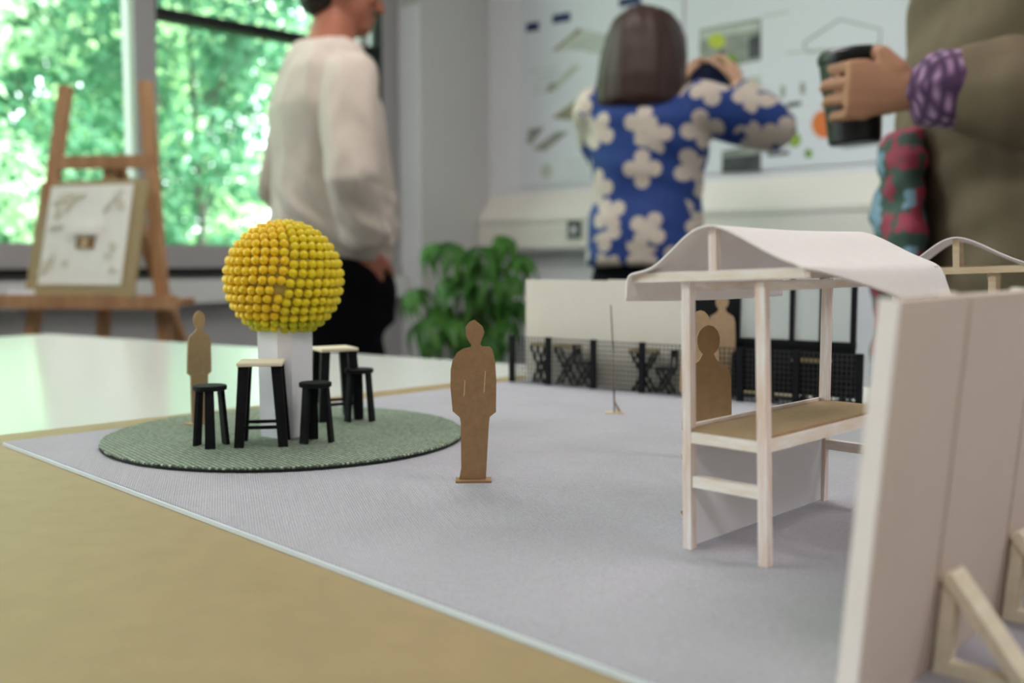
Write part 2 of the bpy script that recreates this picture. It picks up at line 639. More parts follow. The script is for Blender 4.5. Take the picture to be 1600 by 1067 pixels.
# ------------------------------------------------------------------ the room
def rbox(u0, u1, w0, w1, z0, z1):
    """box in the room frame"""
    R = Matrix.Translation(CORNER) @ Matrix(((UV.x, WV.x, 0, 0), (UV.y, WV.y, 0, 0), (0, 0, 1, 0), (0, 0, 0, 1)))
    return box((u0, w0, z0), (u1, w1, z1), R)

T = 0.22
tag(obj('floor', rbox(-T, ROOM_U + T, -T, ROOM_W + T, -0.12, 0.0), M['floor']), kind='structure')
tag(obj('ceiling', rbox(-T, ROOM_U + T, -T, ROOM_W + T, ROOM_H, ROOM_H + 0.2), M['ceiling']), kind='structure')
tag(obj('wall_posters', rbox(-T, ROOM_U + T, -T, 0, 0, ROOM_H), M['wall_w']), kind='structure')
tag(obj('wall_back', rbox(-T, ROOM_U + T, ROOM_W, ROOM_W + T, 0, ROOM_H), M['wall']), kind='structure')
tag(obj('wall_right', rbox(ROOM_U, ROOM_U + T, 0, ROOM_W, 0, ROOM_H), M['wall']), kind='structure')
WIN0, WIN1, SILL, HEAD = 0.40, 7.50, 0.86, 2.62
tag(obj('wall_window_lower', rbox(-T, 0, 0, ROOM_W, 0, SILL), M['wall_grey']), kind='structure')
tag(obj('wall_window_upper', rbox(-T, 0, 0, ROOM_W, HEAD, ROOM_H), M['wall']), kind='structure')
tag(obj('wall_window_pier', rbox(-T, 0, 0, WIN0, SILL, HEAD), M['wall']), kind='structure')
tag(obj('wall_window_end', rbox(-T, 0, WIN1, ROOM_W, SILL, HEAD), M['wall']), kind='structure')
# projecting column beside the window; a whiter strip paints daylight on its side
tag(obj('column_lit_side', rbox(0.002, 0.128, 0.400, 0.404, 0.0, 1.95), M['wall_w']), kind='structure')
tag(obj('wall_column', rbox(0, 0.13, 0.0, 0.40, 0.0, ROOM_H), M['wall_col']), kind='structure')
# long window with grey frame
win = empty('window_1', room(-0.1, (WIN0 + WIN1) / 2, SILL))
tag(win, kind='structure')
def wpart(name, u0, u1, w0, w1, z0, z1, m):
    o = obj(name, rbox(u0, u1, w0, w1, z0, z1), m)
    o.parent = win
    o.matrix_parent_inverse = Matrix.Translation(-win.location)
    return o
wpart('bottom_rail', -0.10, -0.02, WIN0, WIN1, SILL, SILL + 0.08, M['frame_grey'])
wpart('top_rail', -0.10, -0.02, WIN0, WIN1, HEAD - 0.06, HEAD, M['frame_grey'])
MULL = [WIN0 + 0.045, 1.522, 2.70, 3.88, 5.06, 6.24, WIN1 - 0.045]
for i, mw in enumerate(MULL):
    hw = 0.040 if 0 < i < len(MULL) - 1 else 0.045
    wpart('mullion', -0.11, -0.015, mw - hw, mw + hw, SILL + 0.08, HEAD - 0.06, M['frame_grey'])
    if i == 0:
        wpart('gasket', -0.07, -0.012, mw + hw, mw + hw + 0.014, SILL + 0.08, HEAD - 0.06, M['frame_dark'])
    if i == 1:
        wpart('gasket', -0.07, -0.018, mw - hw - 0.012, mw - hw, 1.76, HEAD - 0.06, M['frame_dark'])
wpart('side_stile', -0.09, -0.03, MULL[0] + 0.10, MULL[0] + 0.13, SILL + 0.08, HEAD - 0.06, M['frame_grey'])
wpart('transom', -0.08, -0.02, MULL[0] + 0.045, MULL[1] - 0.04, 1.735, 1.775, M['frame_dark'])
for a, b in zip(MULL, MULL[1:]):
    wpart('pane', -0.064, -0.058, a + 0.03, b - 0.03, SILL + 0.07, HEAD - 0.05, M['glass'])
sill_shade = tag(obj('sill_shadow_strip', rbox(-0.02, 0.03, WIN0 + 0.2, WIN1, SILL - 0.03, SILL - 0.004), M['frame_dark']), kind='structure')  # dark strip standing in for the shadow below the sill
sill_b = tag(obj('trim_3', rbox(-0.015, 0.05, WIN0 + 0.2, WIN1, SILL - 0.004, SILL + 0.012), M['frame_grey']), kind='structure')
tr1 = obj('wall_trunking', rbox(0, 0.07, 0.42, ROOM_W - 0.5, SILL - 0.13, SILL - 0.045), M['wall'])
tag(tr1, 'long pale grey cable trunking under the window sill', 'trunking')

# bench trunking under the posters, sloped top
def room_prism(profile, u0, u1):
    """profile of (w, z), along the poster wall"""
    bm = B()
    rings = [[room(u, w, z) for w, z in profile] for u in (u0, u1)]
    return loft(bm, rings)
tb = empty('dado_trunking', room(2.5, 0.03, 0.93))
tag(tb, 'deep white dado trunking with sloping top below the posters', 'trunking')
def tparent(o, e):
    o.parent = e
    o.matrix_parent_inverse = Matrix.Translation(-e.location)
    return o
tparent(obj('body', room_prism([(0.0, 0.935), (0.075, 0.935), (0.075, 1.06), (0.0, 1.17)], 0.135, 5.6), M['trunking']), tb)
tparent(obj('lip', room_prism([(0.075, 1.045), (0.082, 1.045), (0.082, 1.062), (0.075, 1.064)], 0.135, 5.6), M['trunking']), tb)
tparent(obj('lower_lip', room_prism([(0.0, 0.918), (0.068, 0.918), (0.068, 0.935), (0.0, 0.935)], 0.135, 5.6), M['frame_grey']), tb)

def wall_hit(px, py, off=0.0):
    """point on the plane w = off, as (u, z)"""
    d = ray(px, py)
    n = WV
    o = Vector((0, 0, CAMZ)) - (CORNER + WV * off)
    t = -(o.dot(n)) / d.dot(n)
    P = Vector((0, 0, CAMZ)) + d * t
    return (P - CORNER).dot(UV), P.z

u, z = wall_hit(897, 358, 0.08)
sk = empty('wall_socket', room(u, 0.075, z))
tag(sk, 'small dark square socket with pale centre on the white trunking', 'socket')
tparent(obj('plate', rbox(u - 0.035, u + 0.035, 0.075, 0.083, z - 0.036, z + 0.036), M['socket_dark']), sk)
tparent(obj('insert', rbox(u - 0.014, u + 0.014, 0.083, 0.086, z - 0.016, z + 0.010), M['label_white']), sk)

# bodies of the assumed fill lamps, unseen above the frame
for i, (lu, lw) in enumerate(LAMP_SPOTS):
    e = obj('fill_ceiling_light', rbox(lu - 0.63, lu + 0.63, lw - 0.33, lw + 0.33, ROOM_H - 0.06, ROOM_H), M['fill_panel'])
    tag(e, ('assumed ceiling fill light panel nearest the window and poster corner', 'assumed ceiling fill light panel by the windows, behind the camera', 'assumed ceiling fill light panel over the posters end, away from windows', 'assumed ceiling fill light panel farthest from windows and posters')[i], 'light', 'assumed ceiling fill panels')

# ------------------------------------------------------------------ posters
def poster(name, label, u0, u1, z0, z1):
    e = empty(name, room((u0 + u1) / 2, 0.0, z0))
    tag(e, label, 'poster', 'design posters on the wall')
    tparent(obj('sheet', rbox(u0, u1, 0.002, 0.010, z0, z1), M['board_print']), e)
    return e
ua, za = wall_hit(815, 316)
ub, _ = wall_hit(1066, 300)
uc, _ = wall_hit(1076, 285)
ud, zd = wall_hit(1424, 258)
p1 = poster('poster', 'left wall poster with navy tags and grey axonometric drawings behind the woman', ua, ub, 1.20, 2.35)
p2 = poster('poster', 'right wall poster with street photo, orange dot and green dots', uc, ud, 1.20, 2.35)

def mark(par, name, pts, m, lift=0.0):
    """flat print on a poster; pts are points on the wall plane"""
    bm = B()
    rr = [wall_hit(x, y, 0.011) for x, y in pts]
    rings = [[room(u, w, z) for u, z in rr] for w in (0.0095, 0.0112 + lift)]
    loft(bm, rings)
    return tparent(obj(name, bm, m), par)
def rect(cx, cy, w, h, k=-0.17):
    return [(cx - w / 2, cy + h / 2 - k * w / 2), (cx + w / 2, cy + h / 2 + k * w / 2), (cx + w / 2, cy - h / 2 + k * w / 2), (cx - w / 2, cy - h / 2 - k * w / 2)]
def disc(cx, cy, rx, ry=None, n=20):
    ry = ry or rx
    return [(cx + rx * math.cos(2 * math.pi * k / n), cy + ry * math.sin(2 * math.pi * k / n)) for k in range(n)]
mark(p1, 'caption_tag', rect(832, 42, 20, 14), M['ink_navy'])
mark(p1, 'caption_tag', rect(877, 28, 28, 14), M['ink_navy'])
mark(p1, 'caption_tag', rect(984, 2, 34, 14), M['ink_navy'])
mark(p1, 'drawing', [(862, 80), (905, 44), (948, 54), (938, 86), (905, 78)], M['ink_pale'])
mark(p1, 'drawing_line', [(862, 80), (903, 44), (910, 48), (868, 80)], M['ink_brown'], 0.0006)
mark(p1, 'drawing', [(853, 142), (898, 100), (908, 104), (866, 142)], M['ink_pale'])
mark(p1, 'drawing_line', [(853, 142), (862, 128), (868, 130), (860, 143)], M['ink_grey'], 0.0006)
mark(p1, 'drawing', [(862, 184), (900, 156), (926, 160), (912, 190)], M['ink_brown'])
mark(p1, 'drawing', [(822, 222), (826, 202), (850, 198), (830, 226)], M['ink_grey'])
mark(p1, 'drawing', [(832, 234), (868, 206), (888, 206), (852, 236)], M['ink_grey'])
mark(p1, 'drawing', disc(854, 268, 9, 13), M['ink_pale'])
for k in range(5):
    mark(p1, 'text_line', rect(850 + (k % 2) * 6, 108 + k * 9, 46 - 6 * (k % 3), 2.0, -0.15), M['ink_pale'])
for k in range(3):
    mark(p1, 'text_line', rect(910, 250 + k * 12, 50, 2.0, -0.12), M['ink_pale'])
mark(p2, 'street_photo', [(1093, 112), (1189, 94), (1189, 28), (1093, 46)], M['ink_grey'])
mark(p2, 'photo_sky', [(1096, 62), (1186, 46), (1186, 34), (1096, 50)], M['ink_pale'], 0.0006)
mark(p2, 'photo_building', [(1170, 92), (1188, 88), (1188, 54), (1170, 60)], M['ink_dark'], 0.0006)
mark(p2, 'photo_grass', [(1094, 111), (1156, 100), (1146, 84), (1094, 98)], M['ink_green'], 0.0006)
mark(p2, 'photo_trunk', [(1125, 106), (1131, 105), (1130, 76), (1125, 77)], M['ink_dark'], 0.0010)
mark(p2, 'photo_tree', disc(1120, 64, 13, 12), M['ink_yellow'], 0.0012)
mark(p2, 'photo', [(1093, 168), (1189, 152), (1189, 118), (1093, 134)], M['ink_pale'])
mark(p2, 'lower_photo', [(1128, 270), (1189, 268), (1189, 226), (1128, 236)], M['ink_dark'])
mark(p2, 'photo_sky', [(1130, 246), (1187, 240), (1187, 230), (1130, 238)], M['ink_grey'], 0.0006)
mark(p2, 'dot', disc(1288, 194, 20, 22), M['ink_orange'])
mark(p2, 'dot', disc(1241, 218, 10, 11.5), M['ink_green'])
mark(p2, 'dot', disc(1263, 240, 6, 7), M['ink_green'])
mark(p2, 'dot_core', disc(1241, 218, 4, 4.5), M['ink_yellow'], 0.0006)
mark(p2, 'tiny_person', rect(1223, 143, 7, 18, 0), M['ink_grey'])
mark(p2, 'tiny_person', rect(1254, 138, 7, 18, 0), M['ink_grey'])
mark(p2, 'text_line', rect(1240, 163, 22, 7, -0.15), M['ink_dark'])
mark(p2, 'text_line', rect(1216, 240, 34, 6, -0.1), M['ink_dark'])
mark(p2, 'text_line', rect(1322, 214, 40, 5, -0.12), M['ink_dark'])
mark(p2, 'text_line', rect(1352, 226, 72, 4, -0.12), M['ink_grey'])
mark(p2, 'text_line', rect(1212, 22, 40, 3, -0.18), M['ink_pale'])
mark(p2, 'text_line', rect(1260, 80, 66, 3, -0.1), M['ink_pale'])
for (x0, y0, x1, y1) in ((1255, 68, 1312, 30), (1312, 30, 1376, 46), (1376, 46, 1374, 72), (1262, 82, 1374, 70), (1255, 68, 1262, 82)):
    dx, dy = x1 - x0, y1 - y0
    ln = math.hypot(dx, dy)
    nx, ny = -dy / ln * 1.1, dx / ln * 1.1
    mark(p2, 'roof_sketch_line', [(x0 + nx, y0 + ny), (x1 + nx, y1 + ny), (x1 - nx, y1 - ny), (x0 - nx, y0 - ny)], M['ink_grey'])

# ------------------------------------------------------------------ outside: trees and lawn
def outside(u, w, z):
    return room(-u, w, z)
tag(obj('lawn', rbox(-30, -T, -14, 22, -0.6, -0.5), M['lawn']), 'green lawn outside the window', 'lawn', kind='structure')

def tree(label, u, w, h, rx, rz, n, m, leafsize, seed, zlow=0.2):
    rnd = random.Random(seed)
    base = outside(u, w, -0.5)
    e = empty('tree', base)
    tag(e, label, 'tree', 'trees outside the window')
    bm = B()
    limb(bm, [(0, 0, 0), (0.04, 0.02, h * 0.35), (-0.03, 0.0, h * 0.75)], [0.035, 0.026, 0.012], 8)
    for k in range(7):
        a = rnd.uniform(0, 6.28)
        z0 = h * rnd.uniform(0.25, 0.6)
        limb(bm, [(0, 0, z0), (math.cos(a) * rx * 0.4, math.sin(a) * rx * 0.4, z0 + h * 0.12), (math.cos(a) * rx * 0.75, math.sin(a) * rx * 0.75, z0 + h * 0.2)], [0.014, 0.010, 0.005], 6)
    obj('trunk', bm, M['bark'], e)
    clumps = []
    for k in range(80):
        a = rnd.uniform(0, 6.28)
        r = rx * math.sqrt(rnd.uniform(0.05, 1))
        zz = zlow + rnd.random() * rz
        q = math.sqrt(max(0.05, 1 - ((zz - zlow - rz * 0.45) / (rz * 0.62)) ** 2))
        clumps.append((Vector((math.cos(a) * r * q, math.sin(a) * r * q, zz)), rnd.uniform(0.22, 0.5)))
    verts, faces = [], []
    for i in range(n):
        c, cr = clumps[rnd.randrange(len(clumps))]
        d = Vector((rnd.gauss(0, 1), rnd.gauss(0, 1), rnd.gauss(0, 1))).normalized()
        pos = c + d * cr * rnd.uniform(0.5, 1.05) * (leafsize / 0.05) ** 0.6
        nrm = (d + Vector((rnd.gauss(0, .5), rnd.gauss(0, .5), rnd.gauss(0.5, .5)))).normalized()
        x, y = frame_of(nrm)
        a = rnd.uniform(0, 6.28)
        ax = x * math.cos(a) + y * math.sin(a)
        ay = nrm.cross(ax)
        s = leafsize * rnd.uniform(0.6, 1.3)
        k = len(verts)
        verts += [pos - ax * s, pos + ay * s * 0.45 + nrm * s * 0.12, pos + ax * s, pos - ay * s * 0.45 + nrm * s * 0.12]
        faces += [(k, k + 1, k + 2), (k, k + 2, k + 3)]
    me = bpy.data.meshes.new('foliage')
    me.from_pydata(verts, [], faces)
    tag(obj('foliage', me, m, e), kind='stuff')

tree('pale bright leafy tree outside, left of the white mullion', 3.2, 1.9, 4.2, 1.5, 4.0, 12000, M['foliage_c'], 0.045, 1)
tree('yellowish leafy tree outside behind the easel top', 3.8, 3.3, 4.4, 1.6, 4.2, 10000, M['foliage_a'], 0.045, 2)
tree('dense deep green tree outside beside the man in the sweatshirt', 3.0, -0.2, 4.4, 1.35, 4.2, 20000, M['foliage_b'], 0.045, 3)
tree('bright green tree outside above the dark transom', 6.2, -0.6, 6.0, 2.3, 5.8, 10000, M['foliage_a'], 0.06, 4)
tree('tall pale tree farther off behind the left pane', 7.2, 3.0, 6.0, 2.6, 5.6, 10000, M['foliage_c'], 0.06, 5)
tree('broad green tree far behind the easel', 9.5, 0.8, 6.5, 3.0, 6.4, 14000, M['foliage_b'], 0.09, 21)
tree('broad green tree far off behind the left pane edge', 9.8, 6.0, 6.5, 3.0, 6.4, 10000, M['foliage_b'], 0.09, 22)
for (hu, hw_, sd, lab) in ((12.5, -3.5, 31, 'distant tall dark woodland tree behind the man'), (13.0, 1.5, 32, 'distant tall dark woodland tree behind the mullion'), (13.0, 6.5, 33, 'distant tall dark woodland tree at the left of the window')):
    tree(lab, hu, hw_, 7.5, 4.2, 8.0, 13000, M['foliage_b'] if sd != 33 else M['foliage_a'], 0.17, sd, 0.0)
tree('far pale green tree seen past the man', 7.4, -4.2, 6.0, 2.2, 5.6, 6000, M['foliage_a'], 0.07, 6)


# ------------------------------------------------------------------ the table
ZT = ZG - 0.0057
tc0 = G(75, 521, ZT)
ta = Vector((0.846, -0.533, 0)).normalized()
tbv = Vector((-0.533, -0.846, 0)).normalized()
tang = math.atan2(ta.y, ta.x)
table = empty('table', (tc0 + ta * 1.2 + tbv * 0.8) * 1.0, tang)
table.location.z = 0
tag(table, 'large white laminate table carrying the architectural model', 'table')
obj('tabletop', box((-1.2, -0.8, ZT - 0.028), (1.2, 0.8, ZT), bevel=0.004), M['table_white'], table)
for sx in (-1, 1):
    for sy in (-1, 1):
        obj('leg', box((sx * 1.1 - 0.025, sy * 0.7 - 0.025, 0), (sx * 1.1 + 0.025, sy * 0.7 + 0.025, ZT - 0.03)), M['steel'], table)
    obj('apron', box((sx * 1.1 - 0.012, -0.675, ZT - 0.09), (sx * 1.1 + 0.012, 0.675, ZT - 0.03)), M['steel'], table)
for sy in (-1, 1):
    obj('apron', box((-1.075, sy * 0.7 - 0.012, ZT - 0.09), (1.075, sy * 0.7 + 0.012, ZT - 0.03)), M['steel'], table)

# kraft board and grey model base
c0 = G(4, 690)
c1 = G(1005, 1062)
da = (c1 - c0).normalized()
db = Vector((-da.y, da.x, 0))
if db.y < 0: db = -db
bang = math.atan2(da.y, da.x)
base_rot = Matrix(((da.x, db.x, 0, 0), (da.y, db.y, 0, 0), (0, 0, 1, 0), (0, 0, 0, 1)))
kb = obj('kraft_board', box((-0.045, -0.42, 0), (0.86, 0.60, 0.003)), M['kraft'])
# local axes: x along the front edge direction, y towards the back
def place_base(o, z):
    o.matrix_world = Matrix.Translation(Vector((c0.x, c0.y, z))) @ base_rot
place_base(kb, ZG - 0.0057)
tag(kb, 'wide tan kraft board lying on the white table under the model base', 'board')
mb = empty('model_base')
place_base(mb, ZG - 0.0027)
tag(mb, 'grey felt covered model base board with white cut edge', 'model base')
obj('board', box((0, 0, 0), (0.82, 0.56, 0.0021)), M['foam_edge'], mb)
obj('felt_cover', box((0.0010, 0.0010, 0.0021), (0.8190, 0.5590, 0.0027)), M['felt'], mb)

# ------------------------------------------------------------------ round green rug
rug_c = Vector((-0.154, 0.676, ZG))
rug = empty('rug', rug_c)
tag(rug, 'round green woven rug under the yellow bead tree', 'rug')
RR = 0.1205
bm = B()
n = 110
rings = []
for r, z in ((RR * 0.985, 0.0), (RR * 1.0, 0.0004), (RR * 1.0, 0.0017)):
    rings.append([Vector((math.cos(2 * math.pi * k / n) * r, math.sin(2 * math.pi * k / n) * r, z)) for k in range(n)])
loft(bm, rings)
obj('backing', bm, M['rug_edge'], rug)
bm = B()
rings = []
rn = random.Random(3)
jit = [rn.uniform(-0.0006, 0.0006) for k in range(n)]
for r, z in ((RR * 0.998, 0.0017), (RR * 1.0, 0.0026), (RR * 0.992, 0.0031)):
    rings.append([Vector((math.cos(2 * math.pi * k / n) * (r + jit[k]), math.sin(2 * math.pi * k / n) * (r + jit[k]), z)) for k in range(n)])
loft(bm, rings)
obj('pile', bm, M['rug'], rug)
ZR = ZG + 0.0031

# ------------------------------------------------------------------ yellow bead tree
tp = G(442, 683, ZR)
btree = empty('bead_tree', (tp.x, tp.y + 0.012, ZR))
tag(btree, 'model tree with ball of yellow beads on white faceted column', 'model tree')
BALL_Z = 0.8680 - ZR
BR = 0.0372
bm = B()
hw, ch = 0.0152, 0.0062
prof = [(hw, -hw + ch), (hw, hw - ch), (hw - ch, hw), (-hw + ch, hw), (-hw, hw - ch), (-hw, -hw + ch), (-hw + ch, -hw), (hw - ch, -hw)]
ca, sa = math.cos(math.radians(56)), math.sin(math.radians(56))
prof = [(x * ca - y * sa, x * sa + y * ca) for x, y in prof]
loft(bm, [[Vector((x, y, 0)) for x, y in prof], [Vector((x * 1.05, y * 1.05, BALL_Z - 0.031)) for x, y in prof]])
obj('column', bm, M['white_board'], btree)
bm = B()
ball(bm, (0, 0, BALL_Z), BR - 0.0012, BR - 0.0012, BR - 0.0012, 28, 18)
obj('foam_core', bm, M['foam_core'], btree, smooth=True)
bead_d = 0.0061
bead_me = {}
for key in ('bead_gold', 'bead_lemon', 'bead_lime'):
    bm = B()
    bmesh.ops.create_icosphere(bm, subdivisions=2, radius=bead_d / 2 * 1.02)
    me = bpy.data.meshes.new('bead')
    bm.to_mesh(me)
    bm.free()
    me.materials.append(M[key])
    for p in me.polygons: p.use_smooth = True
    bead_me[key] = me
to_cam = Vector((0, 0, CAMZ)) - (Vector((btree.location.x, btree.location.y, ZR + BALL_Z)))
az0 = math.atan2(to_cam.y, to_cam.x)
front, back = [], []
rows = 19
rb = random.Random(11)
for i in range(rows):
    lat0 = math.pi / 2 - (i + 0.5) * math.pi / rows
    for side in (-1, 1):
        lat = lat0 - (0.35 * math.pi / rows if side > 0 else 0.0)
        if lat < -1.05 or lat > 1.52: continue
        rc = BR * math.cos(lat)
        half = math.pi * rc
        k = 0
        cnt = max(1, int(half / bead_d))
        seam = (0.10 * math.sin(lat * 2.2 + 0.4)) / max(0.25, math.cos(lat))
        for k in range(cnt):
            a = (k + 0.5) * bead_d * 1.01 / rc
            # seen from the camera, positive azimuth is to the right
            az = az0 + (a * side) + seam
            if i == 10 and side < 0 and k == 0: continue
            ll = lat + rb.uniform(-0.012, 0.012)
            aa = az + rb.uniform(-0.012, 0.012)
            nrm = Vector((math.cos(ll) * math.cos(aa), math.cos(ll) * math.sin(aa), math.sin(ll)))
            key = 'bead_gold' if side < 0 else 'bead_lemon'
            if i >= 14: key = 'bead_lime' if rb.random() < 0.7 else 'bead_lemon'
            elif key == 'bead_gold' and rb.random() < 0.06: key = 'bead_lemon'
            pos = nrm * BR + Vector((0, 0, BALL_Z))
            v = (Vector((0, 0, CAMZ)) - (btree.location + pos)).normalized().dot(nrm)
            front.append((v, pos, key))
front.sort(key=lambda t: -t[0])
nf = min(298, len([f for f in front if f[0] > -0.12]))
first = {}
for v, pos, key in front[:nf]:
    o = bpy.data.objects.new('bead', bead_me[key])
    COL.objects.link(o)
    o.parent = btree
    o.location = pos
    o.rotation_euler = (rb.uniform(0, 3), rb.uniform(0, 3), 0)
bm = B()
for v, pos, key in front[nf:]:
    bmesh.ops.create_icosphere(bm, subdivisions=1, radius=bead_d / 2, matrix=Matrix.Translation(pos))
tag(obj('far_side_beads', bm, M['bead_lemon'], btree, smooth=True), kind='stuff')

# ------------------------------------------------------------------ little black stools and tables on the rug
def plank(bm, p, q, w0, w1, d, ax):
    """tapering plank leg, wide along ax"""
    p, q = Vector(p), Vector(q)
    ax = Vector(ax).normalized()
    t = (q - p).normalized()
    ay = t.cross(ax).normalized()
    rings = []
    for c, w in ((p, w0), (q, w1)):
        rings.append([c + ax * (sx * w / 2) + ay * (sy * d / 2) for sx, sy in ((-1, -1), (1, -1), (1, 1), (-1, 1))])
    return loft(bm, rings)

def make_stool(label, loc, rz, h=0.039):
    e = empty('stool', loc, rz)
    tag(e, label, 'stool', 'little black stools on the rug')
    bm = B()
    nn = 24
    rings = []
    for r, z in ((0.0094, h - 0.0032), (0.0104, h - 0.0028), (0.0105, h - 0.0005), (0.0100, h)):
        rings.append([Vector((math.cos(2 * math.pi * k / nn) * r, math.sin(2 * math.pi * k / nn) * r, z)) for k in range(nn)])
    loft(bm, rings)
    obj('seat', bm, M['black'], e)
    for k in range(3):
        a = k * math.pi * 2 / 3 - math.pi / 2
        c, s = math.cos(a), math.sin(a)
        bm = B()
        plank(bm, (c * 0.0102, s * 0.0102, 0.0), (c * 0.0074, s * 0.0074, h - 0.003), 0.0064, 0.0054, 0.0024, (-s, c, 0))
        obj('leg', bm, M['black'], e)
    return e

def make_table(label, loc, rz, h=0.0535):
    e = empty('bar_table', loc, rz)
    tag(e, label, 'table', 'little bar tables on the rug')
    obj('top', box((-0.0140, -0.0140, h - 0.0024), (0.0140, 0.0140, h), bevel=0.0005), M['cream_wood'], e)
    feet, tops = [], []
    for sx in (-1, 1):
        for sy in (-1, 1):
            bm = B()
            f = (sx * 0.0136, sy * 0.0126, 0)
            t = (sx * 0.0100, sy * 0.0094, h - 0.0024)
            plank(bm, f, t, 0.0058, 0.0066, 0.0040, (1, 0, 0))
            obj('leg', bm, M['black'], e)
    zz = 0.0125
    for sy in (-1, 1):
        bm = B()
        bar(bm, (-0.0126, sy * 0.0120, zz), (0.0126, sy * 0.0120, zz), 0.0020)
        obj('stretcher', bm, M['black'], e)
    for sx in (-1, 1):
        bm = B()
        bar(bm, (sx * 0.0128, -0.0118, zz + 0.003), (sx * 0.0128, 0.0118, zz + 0.003), 0.0020)
        obj('stretcher', bm, M['black'], e)
    return e

def on_rug(px, py):
    p = G(px, py, ZR)
    return p
make_stool('little black stool nearest the narrow cardboard figure', on_rug(330, 697), math.radians(14))
make_stool('little black stool just right of the white column foot', on_rug(494, 690), math.radians(-38))
make_stool('little black stool farthest right on the rug', on_rug(562, 657), math.radians(70), 0.0385)
make_table('little cream topped bar table in front of the white column', on_rug(411, 693), math.radians(9))
make_table('little cream topped bar table behind the column, half hidden', on_rug(524, 654), math.radians(28))

# ------------------------------------------------------------------ cardboard people
K8 = 0.530 / 1550 / 3.556
FIG_A = [(290, 58), (335, 95), (346, 130), (330, 170), (322, 196), (332, 210), (375, 210), (390, 225), (405, 290), (412, 400), (410, 580), (375, 608), (370, 640), (352, 962), (200, 966), (212, 900), (210, 640), (205, 610), (165, 575), (153, 440), (155, 340), (165, 290), (190, 245), (225, 222), (268, 212), (272, 196), (262, 188), (245, 155), (238, 100), (262, 70)]
FIG_A = [((x - 282) * K8, (966 - y) * K8) for x, y in FIG_A]
def smooth_fig(w=1.0, head=1.0):
    """round headed figure with broad shoulders, 90 mm tall"""
    pts = []
    for k in range(13):
        a = math.radians(-62 + k * (304 / 12.0))
        pts.append((math.sin(math.pi - a) * 0 + 0.0056 * head * math.cos(a), 0.0820 + 0.0072 * math.sin(a)))
    right = [(0.0042, 0.0728), (0.0060, 0.0715), (0.0098, 0.0690), (0.0113, 0.0640), (0.0118, 0.0520), (0.0120, 0.0400), (0.0086, 0.0380), (0.0082, 0.0200), (0.0074, 0.0)]
    left = [(-x, z) for x, z in right][::-1]
    hd = sorted(pts, key=lambda p: 0)
    return [(x * w, z) for x, z in (left + hd[::-1] + right)]
def make_figure(label, loc, rz, outline, m, scale=1.0, base=(0.020, 0.012), lean=0.0, slits=False):
    e = empty('cardboard_figure', loc, rz)
    e.scale = (scale, scale, scale)
    tag(e, label, 'cardboard figure', 'cut-out cardboard people')
    bm = B()
    Mx = Matrix.Translation((0, 0, 0.0012)) @ Matrix.Rotation(lean, 4, 'Y')
    prism(bm, outline, -0.0006, 0.0006, Mx)
    body = obj('body', bm, m, e)
    if slits:
        for x, z0, z1, k in ((-0.0050, 0.0455, 0.0545, 0.0003), (0.0058, 0.0475, 0.0595, 0.0006)):
            bm = B()
            prism(bm, [(x - 0.0003, z0), (x + 0.0003, z0 + 0.001), (x + k + 0.0004, z1), (x + k - 0.0001, z1)], -0.0009, -0.0003, Mx)
            obj('arm_slit', bm, M['card_edge'], body)
    bm = box((-base[0] / 2, -base[1] * 0.45, 0), (base[0] / 2, base[1] * 0.55, 0.0012))
    obj('foot_plate', bm, M['card'] if m is M['card'] else M['card_pale'], e)
    return e
fg = G(740, 752)
make_figure('brown cardboard man cut-out standing alone in the middle', (fg.x, fg.y, ZG), math.radians(2), FIG_A, M['card'], base=(0.0195, 0.010), slits=True)
SF = smooth_fig()
lp = G(318, 662, ZR)
make_figure('pale narrow cardboard figure at the back of the green rug', (lp.x - 0.003, lp.y, ZR), math.radians(58), SF, M['card_pale'], 0.90, lean=0.03)
fa = G(1102, 806)
make_figure('darker cardboard figure closest behind the front stall post', (fa.x, fa.y, ZG), math.radians(8), SF, M['card'], 1.0)
fb = G(1086, 716)
make_figure('pale cardboard figure peeking out behind the darker one at the stall', (fb.x + 0.002, fb.y, ZG), math.radians(-6), SF, M['card_pale'], 1.0)

# ------------------------------------------------------------------ mesh fence, cream wall and dark window wall at the back
F0 = G(797, 596)
fe = (G(1063, 619) - F0).normalized()
fn = Vector((-fe.y, fe.x, 0))
if fn.y < 0: fn = -fn
FR = Matrix.Translation(F0) @ Matrix(((fe.x, fn.x, 0, 0), (fe.y, fn.y, 0, 0), (0, 0, 1, 0), (0, 0, 0, 1)))
def fence_frame(name):
    e = empty(name)
    e.matrix_world = FR
    return e
cw = fence_frame('back_wall')
tag(cw, 'low cream card wall standing behind the black mesh fence', 'model wall')
obj('panel', box((0.002, 0.0245, 0), (0.0975, 0.0275, 0.1015)), M['cream_board'], cw)
obj('panel', box((0.0978, 0.0240, 0), (0.180, 0.0270, 0.1025)), M['cream_board'], cw)
obj('foot_strip', box((0.002, 0.0275, 0), (0.180, 0.0375, 0.003)), M['cream_board'], cw)
dw = fence_frame('window_wall')
tag(dw, 'black framed model wall with tall hazy panes beside the stall', 'model wall')
obj('door_panel', box((0.1805, 0.0235, 0.0), (0.228, 0.0270, 0.112)), M['black'], dw)
obj('lower_panel', box((0.228, 0.0240, 0.007), (0.332, 0.0270, 0.048)), M['black'], dw)
obj('sill', box((0.228, 0.0215, 0.048), (0.332, 0.0280, 0.053)), M['black'], dw)
obj('top_rail', box((0.228, 0.0225, 0.108), (0.332, 0.0275, 0.112)), M['black'], dw)
for x in (0.2298, 0.2785, 0.304, 0.330):
    obj('mullion', box((x - 0.0018, 0.0222, 0.053), (x + 0.0018, 0.0278, 0.108)), M['black'], dw)
